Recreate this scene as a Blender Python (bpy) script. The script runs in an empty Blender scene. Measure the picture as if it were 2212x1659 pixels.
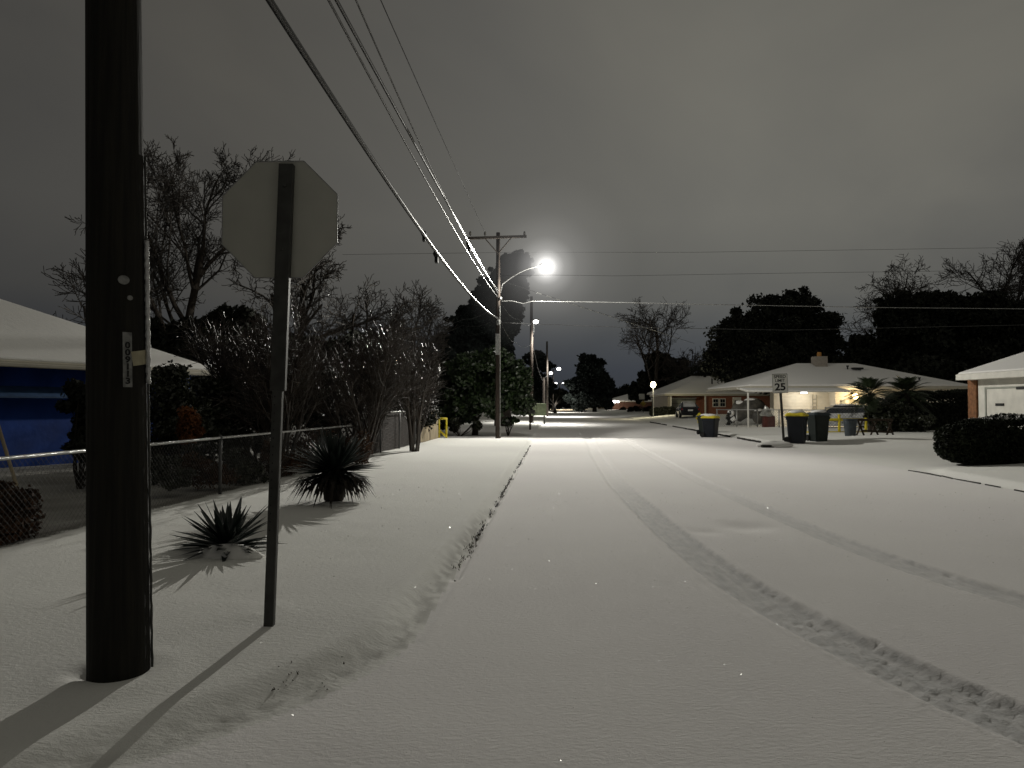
import bpy, math, random
import numpy as np
from mathutils import Vector, Matrix
C = bpy.context.scene.collection
SC = bpy.context.scene
PI = math.pi
# ------------------------------------------------------------------ camera
CAM_H, FPX, PITCH = 1.6, 1580.0, math.atan(0.02816)
cam_d = bpy.data.cameras.new('camera'); cam = bpy.data.objects.new('camera', cam_d); C.objects.link(cam)
cam.location = (0, 0, CAM_H); cam.rotation_euler = (PI/2 + PITCH, 0, 0)
cam_d.sensor_width = 36; cam_d.lens = FPX/2212*36; cam_d.clip_end = 3000; cam_d.clip_start = 0.05
SC.camera = cam

def at(px, py, Y):
    """survey point: photograph measurement at distance Y -> place in metres"""
    x = (px-1106)/FPX; y = (829.5-py)/FPX
    f = (0, math.cos(PITCH), math.sin(PITCH)); u = (0, -math.sin(PITCH), math.cos(PITCH))
    dy = f[1]+u[1]*y; dz = f[2]+u[2]*y
    k = Y/dy
    return Vector((x*k, Y, CAM_H+dz*k))
def gnd(px, py, z=0.0):
    p = at(px, py, 10.0); k = (z-CAM_H)/(p.z-CAM_H)
    return Vector((p.x*k, 10*k, z))

# ------------------------------------------------------------------ naming
def tag(o, label=None, cat=None, group=None, kind=None):
    if label: o['label'] = label
    if cat: o['category'] = cat
    if group: o['group'] = group
    if kind: o['kind'] = kind
    return o
def thing(name, label, cat, loc=(0,0,0), group=None):
    o = bpy.data.objects.new(name, None); C.objects.link(o); o.location = loc
    o.empty_display_size = 0.2
    return tag(o, label, cat, group)
def origin(o):
    while o.parent: o = o.parent
    return Vector(o.location)
def copy_thing(o, parent=None):
    c = o.copy(); C.objects.link(c); c.parent = parent
    for ch in [x for x in SC.objects if x.parent == o]:
        copy_thing(ch, c)
    return c

# ------------------------------------------------------------------ mesh builder
class MB:
    def __init__(s): s.v = []; s.f = []
    def add(s, vs, fs):
        n = len(s.v); s.v.extend([tuple(p) for p in vs]); s.f.extend([tuple(i+n for i in f) for f in fs])
    def box(s, c, d, rz=0, rx=0, ry=0, taper=1.0):
        hx, hy, hz = d[0]/2, d[1]/2, d[2]/2
        vs = []
        for z in (-1, 1):
            t = taper if z > 0 else 1.0
            for x, y in ((-1,-1),(1,-1),(1,1),(-1,1)): vs.append(Vector((x*hx*t, y*hy*t, z*hz)))
        R = Matrix.Rotation(rz,3,'Z') @ Matrix.Rotation(ry,3,'Y') @ Matrix.Rotation(rx,3,'X')
        c = Vector(c)
        s.add([R@p+c for p in vs], [(0,3,2,1),(4,5,6,7),(0,1,5,4),(1,2,6,5),(2,3,7,6),(3,0,4,7)])
    def bar(s, a, b, w, h=None):
        a = Vector(a); b = Vector(b); h = h or w
        t = (b-a).normalized(); up = Vector((0,0,1)) if abs(t.z) < .95 else Vector((0,1,0))
        x = t.cross(up).normalized()*w/2; y = x.cross(t).normalized()*h/2
        vs = [a-x-y,a+x-y,a+x+y,a-x+y,b-x-y,b+x-y,b+x+y,b-x+y]
        s.add(vs, [(0,3,2,1),(4,5,6,7),(0,1,5,4),(1,2,6,5),(2,3,7,6),(3,0,4,7)])
    def tube(s, pts, r, n=6, cap=True):
        pts = [Vector(p) for p in pts]; m = len(pts)
        if not hasattr(r, '__len__'): r = [r]*m
        vs = []; prev = None
        for i, p in enumerate(pts):
            t = (pts[min(i+1,m-1)]-pts[max(i-1,0)])
            if t.length < 1e-9: t = Vector((0,0,1))
            t.normalize()
            if prev is None:
                ref = Vector((0,0,1)) if abs(t.z) < .9 else Vector((1,0,0))
                x = t.cross(ref).normalized()
            else:
                x = (prev - t*prev.dot(t))
                x = x.normalized() if x.length > 1e-6 else t.orthogonal().normalized()
            prev = x; y = t.cross(x)
            for k in range(n):
                a = 2*PI*k/n
                vs.append(p + (x*math.cos(a)+y*math.sin(a))*r[i])
        fs = []
        for i in range(m-1):
            for k in range(n):
                a = i*n+k; b = i*n+(k+1)%n
                fs.append((a,b,b+n,a+n))
        if cap:
            fs.append(tuple(range(n-1,-1,-1))); fs.append(tuple(range((m-1)*n, m*n)))
        s.add(vs, fs)
    def lathe(s, c, prof, n=16, sx=1, sy=1):
        c = Vector(c); vs = []
        for r, z in prof:
            for k in range(n):
                a = 2*PI*k/n; vs.append(c+Vector((r*math.cos(a)*sx, r*math.sin(a)*sy, z)))
        m = len(prof); fs = []
        for i in range(m-1):
            for k in range(n):
                a = i*n+k; b = i*n+(k+1)%n; fs.append((a,b,b+n,a+n))
        fs.append(tuple(range(n-1,-1,-1))); fs.append(tuple(range((m-1)*n,m*n)))
        s.add(vs, fs)
    def prism(s, poly, off):
        off = Vector(off); n = len(poly); vs = [Vector(p) for p in poly]+[Vector(p)+off for p in poly]
        fs = [tuple(range(n-1,-1,-1)), tuple(range(n,2*n))]+[(i,(i+1)%n,(i+1)%n+n,i+n) for i in range(n)]
        s.add(vs, fs)
    def blob(s, c, r, seed=0, n=10, m=7, amp=.18, flat=0.0):
        rr = random.Random(seed); c = Vector(c); vs = []; fs = []
        ph = [rr.uniform(0,6.28) for _ in range(6)]
        for i in range(m+1):
            th = PI*i/m
            for k in range(n):
                a = 2*PI*k/n
                q = 1+amp*(math.sin(2*a+ph[0]+th)+math.sin(3*a+ph[1]-2*th)*.6+math.sin(4*th+ph[2])*.5)
                z = math.cos(th)*r[2]*q
                if z < -flat*r[2] and flat: z = -flat*r[2]
                vs.append(c+Vector((math.sin(th)*math.cos(a)*r[0]*q, math.sin(th)*math.sin(a)*r[1]*q, z)))
        for i in range(m):
            for k in range(n):
                a = i*n+k; b = i*n+(k+1)%n; fs.append((a,a+n,b+n,b))
        s.add(vs, fs)
    def build(s, name, m, parent=None, smooth=False, bevel=0, label=None):
        me = bpy.data.meshes.new(name)
        off = origin(parent) if parent else Vector((0,0,0))
        me.from_pydata([(v[0]-off.x, v[1]-off.y, v[2]-off.z) for v in s.v], [], s.f)
        me.materials.append(m)
        if smooth: me.polygons.foreach_set('use_smooth', [True]*len(me.polygons))
        me.update()
        o = bpy.data.objects.new(name, me); C.objects.link(o)
        if parent: o.parent = parent
        if bevel:
            b = o.modifiers.new('bevel','BEVEL'); b.width = bevel; b.segments = 2; b.limit_method = 'ANGLE'
        if label: o['label'] = label
        return o

def np_mesh(name, V, F, m, parent=None, smooth=False):
    """V (n,3), F (k,4) numpy"""
    off = origin(parent) if parent else Vector((0,0,0))
    V = V - np.array([[off.x, off.y, off.z]])
    me = bpy.data.meshes.new(name)
    me.vertices.add(len(V)); me.vertices.foreach_set('co', V.astype(np.float32).ravel())
    k = F.shape[1]
    me.loops.add(F.size); me.loops.foreach_set('vertex_index', F.astype(np.int32).ravel())
    me.polygons.add(len(F)); me.polygons.foreach_set('loop_start', np.arange(0, F.size, k, dtype=np.int32))
    me.polygons.foreach_set('loop_total', np.full(len(F), k, dtype=np.int32))
    if smooth: me.polygons.foreach_set('use_smooth', np.ones(len(F), dtype=bool))
    me.materials.append(m); me.update(calc_edges=True); me.validate()
    o = bpy.data.objects.new(name, me); C.objects.link(o)
    if parent: o.parent = parent
    return o

# ------------------------------------------------------------------ materials
def mat(name, col, rough=.8, metal=0, nscale=6, namt=.25, bump=0, bscale=40, spec=.3, emit=None, estr=0, col2=None, coat=0):
    m = bpy.data.materials.new(name); m.use_nodes = True
    nt = m.node_tree; b = nt.nodes['Principled BSDF']
    b.inputs['Roughness'].default_value = rough; b.inputs['Metallic'].default_value = metal
    b.inputs['Specular IOR Level'].default_value = spec
    if coat: b.inputs['Coat Weight'].default_value = coat; b.inputs['Coat Roughness'].default_value = .15
    tc = nt.nodes.new('ShaderNodeTexCoord')
    n = nt.nodes.new('ShaderNodeTexNoise'); n.inputs['Scale'].default_value = nscale; n.inputs['Detail'].default_value = 5
    nt.links.new(tc.outputs['Object'], n.inputs['Vector'])
    r = nt.nodes.new('ShaderNodeValToRGB'); r.color_ramp.elements[0].position = .3; r.color_ramp.elements[1].position = .7
    c2 = col2 or tuple(min(1, c*(1+namt)) for c in col); c1 = tuple(c*(1-namt) for c in col) if not col2 else col
    r.color_ramp.elements[0].color = (*c1, 1); r.color_ramp.elements[1].color = (*c2, 1)
    nt.links.new(n.outputs['Fac'], r.inputs['Fac']); nt.links.new(r.outputs['Color'], b.inputs['Base Color'])
    if bump:
        n2 = nt.nodes.new('ShaderNodeTexNoise'); n2.inputs['Scale'].default_value = bscale; n2.inputs['Detail'].default_value = 4
        nt.links.new(tc.outputs['Object'], n2.inputs['Vector'])
        bp = nt.nodes.new('ShaderNodeBump'); bp.inputs['Strength'].default_value = bump; bp.inputs['Distance'].default_value = .02
        nt.links.new(n2.outputs['Fac'], bp.inputs['Height']); nt.links.new(bp.outputs['Normal'], b.inputs['Normal'])
    if emit:
        b.inputs['Emission Color'].default_value = (*emit, 1); b.inputs['Emission Strength'].default_value = estr
    return m
M = {}
M['bark'] = mat('bark', (.035,.028,.022), .9, nscale=9, bump=.6)
M['twig'] = mat('twig', (.04,.033,.027), .6, nscale=3, spec=.5)
M['icy_twig'] = mat('icy_twig', (.036,.026,.019), .42, nscale=3, spec=.45, namt=.4)
M['pole_wood'] = mat('pole_wood', (.012,.0105,.0065), .85, nscale=3, namt=.45, bump=.8, bscale=25)
def wood_mat():
    m = mat('pole_wood', (.016,.014,.009), .85); nt = m.node_tree; b = nt.nodes['Principled BSDF']; tc = nt.nodes.new('ShaderNodeTexCoord')
    mp = nt.nodes.new('ShaderNodeMapping'); mp.inputs['Scale'].default_value = (30,30,1.2); nt.links.new(tc.outputs['Object'], mp.inputs[0])
    n = nt.nodes.new('ShaderNodeTexNoise'); n.inputs['Scale'].default_value = 1; n.inputs['Detail'].default_value = 6; nt.links.new(mp.outputs[0], n.inputs['Vector'])
    r = nt.nodes.new('ShaderNodeValToRGB'); r.color_ramp.elements[0].position = .38; r.color_ramp.elements[1].position = .66
    r.color_ramp.elements[0].color = (.006,.0053,.0035,1); r.color_ramp.elements[1].color = (.015,.0135,.009,1)
    nt.links.new(n.outputs['Fac'], r.inputs['Fac']); nt.links.new(r.outputs['Color'], b.inputs['Base Color'])
    bp = nt.nodes.new('ShaderNodeBump'); bp.inputs['Strength'].default_value = .9; bp.inputs['Distance'].default_value = .012
    nt.links.new(n.outputs['Fac'], bp.inputs['Height']); nt.links.new(bp.outputs['Normal'], b.inputs['Normal']); return m
M['pole_wood'] = wood_mat()
M['pole_far'] = mat('pole_far', (.028,.020,.015), .85, nscale=3, namt=.35, bump=.5)
M['leaf_dark'] = mat('leaf_dark', (.016,.018,.012), .7, nscale=1.2, namt=.5, spec=.2)
M['leaf_oak'] = mat('leaf_oak', (.018,.02,.014), .7, nscale=.8, namt=.6, spec=.25)
M['leaf_blue'] = mat('leaf_blue', (.022,.028,.026), .8, nscale=.8, namt=.5, spec=.15)
M['leaf_magnolia'] = mat('leaf_magnolia', (.026,.044,.016), .3, nscale=2, namt=.6, spec=.6)
M['leaf_shrub'] = mat('leaf_shrub', (.022,.026,.012), .4, nscale=2, namt=.5, spec=.6)
M['leaf_brown'] = mat('leaf_brown', (.06,.03,.016), .7, nscale=3, namt=.5, spec=.3)
M['leaf_hedge'] = mat('leaf_hedge', (.014,.018,.009), .7, nscale=2.5, namt=.5, spec=.2)
M['yucca'] = mat('yucca', (.014,.022,.018), .35, nscale=5, spec=.5)
M['yucca_skirt'] = mat('yucca_skirt', (.022,.018,.014), .9)
M['palm'] = mat('palm', (.02,.03,.012), .5, nscale=2, spec=.4)
M['galv'] = mat('galv', (.38,.38,.37), .45, metal=.8, nscale=14)
M['galv_ice'] = mat('galv_ice', (.50,.50,.49), .25, metal=.3, nscale=20, spec=.8, bump=.6, bscale=60)
M['wire'] = mat('wire', (.10,.10,.10), .6, metal=.3)
M['sign_back'] = mat('sign_back', (.47,.465,.41), .55, metal=.25, nscale=2.5, namt=.08)
M['sign_white'] = mat('sign_white', (.72,.72,.68), .5, nscale=8, namt=.08)
M['ink'] = mat('ink', (.01,.01,.01), .6)
M['steel_post'] = mat('steel_post', (.055,.055,.05), .6, metal=.3, nscale=8, namt=.3)
M['cable_dull'] = mat('cable_dull', (.02,.02,.02), .8, spec=.1)
M['cable'] = mat('cable', (.012,.012,.012), .4, spec=.5, nscale=4)
M['cable_ice'] = mat('cable_ice', (.05,.05,.05), .4, spec=.7, nscale=8, namt=.5)
M['wire_bright'] = mat('wire_bright', (.35,.35,.34), .4, nscale=20, namt=.4, spec=.6)
M['yellow'] = mat('yellow', (.62,.50,.03), .5, nscale=8, namt=.15)
M['bin'] = mat('bin', (.008,.011,.017), .5, nscale=4)
M['bin_green'] = mat('bin_green', (.007,.013,.011), .5, nscale=4)
M['can'] = mat('can', (.045,.055,.065), .5, nscale=5)
M['rubber'] = mat('rubber', (.015,.015,.015), .8)
M['blue_wall'] = mat('blue_wall', (.009,.048,.26), .75, nscale=1.5, namt=.3, bump=.2, bscale=10)
M['white_paint'] = mat('white_paint', (.66,.64,.58), .6, nscale=3, namt=.1)
M['tan_panel'] = mat('tan_panel', (.34,.28,.19), .7, nscale=3, namt=.2)
M['shingle'] = mat('shingle', (.07,.065,.06), .9, nscale=20, bump=.4)
M['fascia'] = mat('fascia', (.45,.42,.34), .6, nscale=3, namt=.1)
M['garage'] = mat('garage', (.30,.31,.27), .6, nscale=3, namt=.1)
M['glass'] = mat('glass', (.02,.025,.03), .08, spec=.8)
M['car_dark'] = mat('car_dark', (.006,.007,.010), .25, coat=.6)
M['car_white'] = mat('car_white', (.55,.55,.55), .3, coat=.5)
M['tail'] = mat('tail', (.35,.02,.02), .3)
M['concrete'] = mat('concrete', (.03,.028,.025), .9, nscale=12, bump=.6)
M['fence_brown'] = mat('fence_brown', (.05,.04,.035), .85, nscale=5, namt=.4)
M['wood_dark'] = mat('wood_dark', (.045,.032,.022), .8, nscale=6)
M['tarp_dark'] = mat('tarp_dark', (.07,.065,.055), .6, nscale=3, namt=.5)
M['tarp_silver'] = mat('tarp_silver', (.3,.3,.28), .3, metal=.4, nscale=5, namt=.5, bump=1, bscale=8)
M['red_box'] = mat('red_box', (.09,.028,.022), .7)
M['grass'] = mat('grass', (.05,.045,.02), .8, nscale=10, namt=.5)

def brick_mat(name, c1, c2, mortar, sc=1.0):
    m = bpy.data.materials.new(name); m.use_nodes = True; nt = m.node_tree; b = nt.nodes['Principled BSDF']
    b.inputs['Roughness'].default_value = .85
    tc = nt.nodes.new('ShaderNodeTexCoord'); sp = nt.nodes.new('ShaderNodeSeparateXYZ'); ad = nt.nodes.new('ShaderNodeMath'); cb = nt.nodes.new('ShaderNodeCombineXYZ')
    nt.links.new(tc.outputs['Object'], sp.inputs[0]); nt.links.new(sp.outputs['X'], ad.inputs[0]); nt.links.new(sp.outputs['Y'], ad.inputs[1])
    nt.links.new(ad.outputs[0], cb.inputs[0]); nt.links.new(sp.outputs['Z'], cb.inputs[1])
    br = nt.nodes.new('ShaderNodeTexBrick'); br.inputs['Scale'].default_value = 4.5*sc
    br.inputs['Color1'].default_value = (*c1,1); br.inputs['Color2'].default_value = (*c2,1); br.inputs['Mortar'].default_value = (*mortar,1)
    nt.links.new(cb.outputs[0], br.inputs['Vector']); nt.links.new(br.outputs['Color'], b.inputs['Base Color'])
    return m
M['brick'] = brick_mat('brick', (.26,.085,.04), (.20,.06,.03), (.22,.14,.10))
M['brick_tan'] = brick_mat('brick_tan', (.33,.29,.24), (.28,.25,.2), (.3,.28,.25))
M['brick_chimney'] = brick_mat('brick_chimney', (.30,.27,.22), (.24,.2,.17), (.3,.28,.25))

def siding_mat(name, col, period=.2):
    m = mat(name, col, .6, nscale=3, namt=.08); nt = m.node_tree; b = nt.nodes['Principled BSDF']
    tc = nt.nodes.new('ShaderNodeTexCoord'); sp = nt.nodes.new('ShaderNodeSeparateXYZ'); nt.links.new(tc.outputs['Object'], sp.inputs[0])
    a = nt.nodes.new('ShaderNodeMath'); a.operation = 'DIVIDE'; a.inputs[1].default_value = period; nt.links.new(sp.outputs['Z'], a.inputs[0])
    f = nt.nodes.new('ShaderNodeMath'); f.operation = 'FRACT'; nt.links.new(a.outputs[0], f.inputs[0])
    bp = nt.nodes.new('ShaderNodeBump'); bp.inputs['Strength'].default_value = 1; bp.inputs['Distance'].default_value = .03; bp.invert = True
    nt.links.new(f.outputs[0], bp.inputs['Height']); nt.links.new(bp.outputs['Normal'], b.inputs['Normal'])
    return m
M['siding'] = siding_mat('siding', (.68,.64,.55))

def snow_mat(name, col, ground=False, rough=.65):
    m = bpy.data.materials.new(name); m.use_nodes = True; nt = m.node_tree; b = nt.nodes['Principled BSDF']
    b.inputs['Roughness'].default_value = .95; b.inputs['Specular IOR Level'].default_value = .04
    tc = nt.nodes.new('ShaderNodeTexCoord')
    n0 = nt.nodes.new('ShaderNodeTexNoise'); n0.inputs['Scale'].default_value = .35; n0.inputs['Detail'].default_value = 3
    nt.links.new(tc.outputs['Object'], n0.inputs['Vector'])
    r = nt.nodes.new('ShaderNodeValToRGB'); r.color_ramp.elements[0].position = .35; r.color_ramp.elements[1].position = .65
    r.color_ramp.elements[0].color = (col[0]*.97, col[1]*.965, col[2]*.975, 1); r.color_ramp.elements[1].color = (*col, 1)
    nt.links.new(n0.outputs['Fac'], r.inputs['Fac'])
    at_n = nt.nodes.new('ShaderNodeAttribute'); at_n.attribute_name = 'wear_shade'; mw = nt.nodes.new('ShaderNodeMix'); mw.data_type = 'RGBA'
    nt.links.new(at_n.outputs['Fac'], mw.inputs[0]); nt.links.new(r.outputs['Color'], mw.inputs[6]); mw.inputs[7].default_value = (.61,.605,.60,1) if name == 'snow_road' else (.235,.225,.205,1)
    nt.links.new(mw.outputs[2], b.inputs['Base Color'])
    a = nt.nodes.new('ShaderNodeTexNoise'); a.inputs['Scale'].default_value = 22; a.inputs['Detail'].default_value = 6; a.inputs['Roughness'].default_value = .65
    c = nt.nodes.new('ShaderNodeTexNoise'); c.inputs['Scale'].default_value = 160; c.inputs['Detail'].default_value = 3
    mp = nt.nodes.new('ShaderNodeMapping'); mp.inputs['Scale'].default_value = (1, 1.9, 1)
    nt.links.new(tc.outputs['Object'], mp.inputs[0])
    nt.links.new(mp.outputs[0], a.inputs['Vector']); nt.links.new(mp.outputs[0], c.inputs['Vector'])
    b1 = nt.nodes.new('ShaderNodeBump'); b1.inputs['Strength'].default_value = .5; b1.inputs['Distance'].default_value = .013 if ground else .02
    b2 = nt.nodes.new('ShaderNodeBump'); b2.inputs['Strength'].default_value = .5; b2.inputs['Distance'].default_value = .004
    nt.links.new(a.outputs['Fac'], b1.inputs['Height']); nt.links.new(c.outputs['Fac'], b2.inputs['Height'])
    nt.links.new(b1.outputs['Normal'], b2.inputs['Normal']); nt.links.new(b2.outputs['Normal'], b.inputs['Normal'])
    return m
M['snow_road'] = snow_mat('snow_road', (.82,.80,.78), True)
M['snow_verge'] = snow_mat('snow_verge', (.80,.795,.755), True)
M['snow'] = snow_mat('snow', (.78,.77,.74))
for n_ in M['snow'].node_tree.nodes:
    if n_.type == 'TEX_NOISE' and n_.inputs['Scale'].default_value == 22: n_.inputs['Scale'].default_value = 3.5

# ------------------------------------------------------------------ world: overcast night, cloud lit from the town
w = bpy.data.worlds.new('World'); SC.world = w; w.use_nodes = True
nt = w.node_tree; bg = nt.nodes['Background']
tc = nt.nodes.new('ShaderNodeTexCoord'); sp = nt.nodes.new('ShaderNodeSeparateXYZ'); nt.links.new(tc.outputs['Generated'], sp.inputs[0])
def ramp(stops, src):
    r = nt.nodes.new('ShaderNodeValToRGB'); e = r.color_ramp.elements
    while len(e) < len(stops): e.new(.5)
    for i, (p, c) in enumerate(stops): e[i].position = p; e[i].color = (*c, 1)
    nt.links.new(src, r.inputs['Fac']); return r
elev = ramp([(0,(.024,.027,.033)), (.045,(.031,.035,.043)), (.09,(.046,.049,.053)), (.14,(.070,.070,.067)), (.24,(.088,.0865,.080)), (.5,(.083,.0805,.073)), (1,(.074,.072,.063))], sp.outputs['Z'])
mx = nt.nodes.new('ShaderNodeMath'); mx.operation = 'MULTIPLY_ADD'; mx.inputs[1].default_value = .5; mx.inputs[2].default_value = .5
nt.links.new(sp.outputs['X'], mx.inputs[0])
side = ramp([(.15,(.42,.42,.43)), (.34,(.62,.61,.60)), (.5,(.88,.88,.88)), (.64,(1.18,1.18,1.14)), (.85,(1.22,1.20,1.12))], mx.outputs[0])
mpw = nt.nodes.new('ShaderNodeMapping'); mpw.inputs['Scale'].default_value = (1.0,1.0,1.7); mpw.inputs['Rotation'].default_value = (.1,.5,.2)
nt.links.new(tc.outputs['Generated'], mpw.inputs[0])
nz = nt.nodes.new('ShaderNodeTexNoise'); nz.inputs['Scale'].default_value = 1.7; nz.inputs['Detail'].default_value = 5; nz.inputs['Distortion'].default_value = .4
nt.links.new(mpw.outputs[0], nz.inputs['Vector'])
cl = ramp([(.30,(.76,.77,.81)), (.5,(1,1,1)), (.7,(1.16,1.15,1.12))], nz.outputs['Fac'])
def mul(a, b):
    m = nt.nodes.new('ShaderNodeMix'); m.data_type = 'RGBA'; m.blend_type = 'MULTIPLY'; m.inputs[0].default_value = 1
    nt.links.new(a, m.inputs[6]); nt.links.new(b, m.inputs[7]); return m.outputs[2]
skyc = mul(mul(elev.outputs[0], side.outputs[0]), cl.outputs[0])
sky = nt.nodes.new('ShaderNodeTexSky'); sky.sky_type = 'NISHITA'; sky.sun_disc = False; sky.sun_elevation = math.radians(-6); sky.sun_rotation = math.radians(20)
addn = nt.nodes.new('ShaderNodeMix'); addn.data_type = 'RGBA'; addn.blend_type = 'ADD'; addn.inputs[0].default_value = .01
nt.links.new(skyc, addn.inputs[6]); nt.links.new(sky.outputs[0], addn.inputs[7])
nt.links.new(addn.outputs[2], bg.inputs['Color']); bg.inputs['Strength'].default_value = 1.4

SC.view_settings.view_transform = 'Standard'; SC.view_settings.look = 'None'; SC.view_settings.exposure = 0
try:
    SC.cycles.use_denoising = True; SC.cycles.denoiser = 'OPENIMAGEDENOISE'
except Exception: pass
SC.cycles.max_bounces = 5; SC.cycles.diffuse_bounces = 3; SC.cycles.sample_clamp_indirect = 3
SC.cycles.use_light_tree = True

# ------------------------------------------------------------------ ground
def vnoise(x, y, seed=0):
    xi = np.floor(x).astype(np.int64); yi = np.floor(y).astype(np.int64); xf = x-xi; yf = y-yi
    def h(a, b):
        n = (a*374761393 + b*668265263 + seed*1442695041) & 0xffffffff
        n = ((n ^ (n >> 13))*1274126177) & 0xffffffff
        return ((n ^ (n >> 16)) & 0xffff)/65535.0
    u = xf*xf*(3-2*xf); v = yf*yf*(3-2*yf)
    return (h(xi,yi)*(1-u)+h(xi+1,yi)*u)*(1-v)+(h(xi,yi+1)*(1-u)+h(xi+1,yi+1)*u)*v
def fbm(x, y, seed=0, o=4):
    s = 0; a = .5
    for i in range(o): s = s+a*vnoise(x*2**i, y*2**i, seed+i); a *= .5
    return s
def sstep(a, b, x):
    t = np.clip((x-a)/(b-a), 0, 1); return t*t*(3-2*t)
def kerb_l(y):
    y = np.asarray(y, float); d = np.clip(5.2-y, 0, None)
    return -.95+.058*y-.25*d*d
def kerb_r(y):
    return 8.6+.058*np.asarray(y, float)
TR1 = [(2.53,3.62),(2.26,4.79),(2.0,6.35),(1.97,9.1),(2.13,15),(2.75,24),(3.4,32),(4.3,45)]
TR2 = [(4.6,4.4),(4.13,5.9),(3.87,7.7),(3.83,10.2),(3.99,16),(4.55,25),(5.3,36),(6.0,46)]
TR1 = [(3.3,2.0),(2.9,2.8)]+TR1; TR2 = [(6.2,2.6),(5.3,3.4)]+TR2
def interp(tr, y):
    ys = np.array([p[1] for p in tr]); xs = np.array([p[0] for p in tr])
    # smooth interpolation
    yy = np.linspace(ys[0], ys[-1], 400); xx = np.interp(yy, ys, xs)
    k = np.ones(25)/25; xs2 = np.convolve(np.pad(xx, 12, mode='edge'), k, mode='valid')
    return np.interp(y, yy, xs2)
def slope(tr, y): return (interp(tr, y+.1)-interp(tr, y-.1))/.2
def wear_shade(x, y):
    out = np.zeros_like(x)
    for tr, wd, sd, k in ((TR1,.21,51,1.0),(TR2,.18,61,.75)):
        c = interp(tr, y); m = slope(tr, y); d = np.abs((x-c)/np.sqrt(1+m*m))
        on = sstep(2.0,2.2,y)*(1-sstep(9,19,y))
        edge = wd*(1.0+.25*(vnoise(x*20,y*20,sd+9)-.5))
        strk = .55+.45*sstep(.25,.6,fbm(((x-c)/np.sqrt(1+m*m))*22+5, y*7, sd+21, 3))
        out = np.maximum(out, on*k*strk*(1-sstep(edge*.88, edge*1.08, d)))
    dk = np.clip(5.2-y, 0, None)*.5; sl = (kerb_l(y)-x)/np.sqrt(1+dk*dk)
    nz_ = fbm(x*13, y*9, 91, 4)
    g = np.exp(-((sl-.06)/.085)**2)*sstep(.38,.62,nz_+.10*sstep(5,7,y))*(sstep(2.2,4.5,y))*(1-sstep(8.5,12,y))  # kerb slope: grass through thin snow, plus its shadow band put into the colour
    fxx = -5.557+.078*y
    yard = sstep(.02,.12,fxx-x+(nz_-.5)*.25)*(1-sstep(30,33,y))*(.45+.5*fbm(x*1.3,y*1.3,95,4)+.35*np.exp(-((fxx-x-.15)/.15)**2))  # yard behind fence: grass through snow, with the shade there darkened into the colour
    return np.maximum(np.maximum(out, .5*g), np.clip(1.15*yard,0,1))
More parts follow.
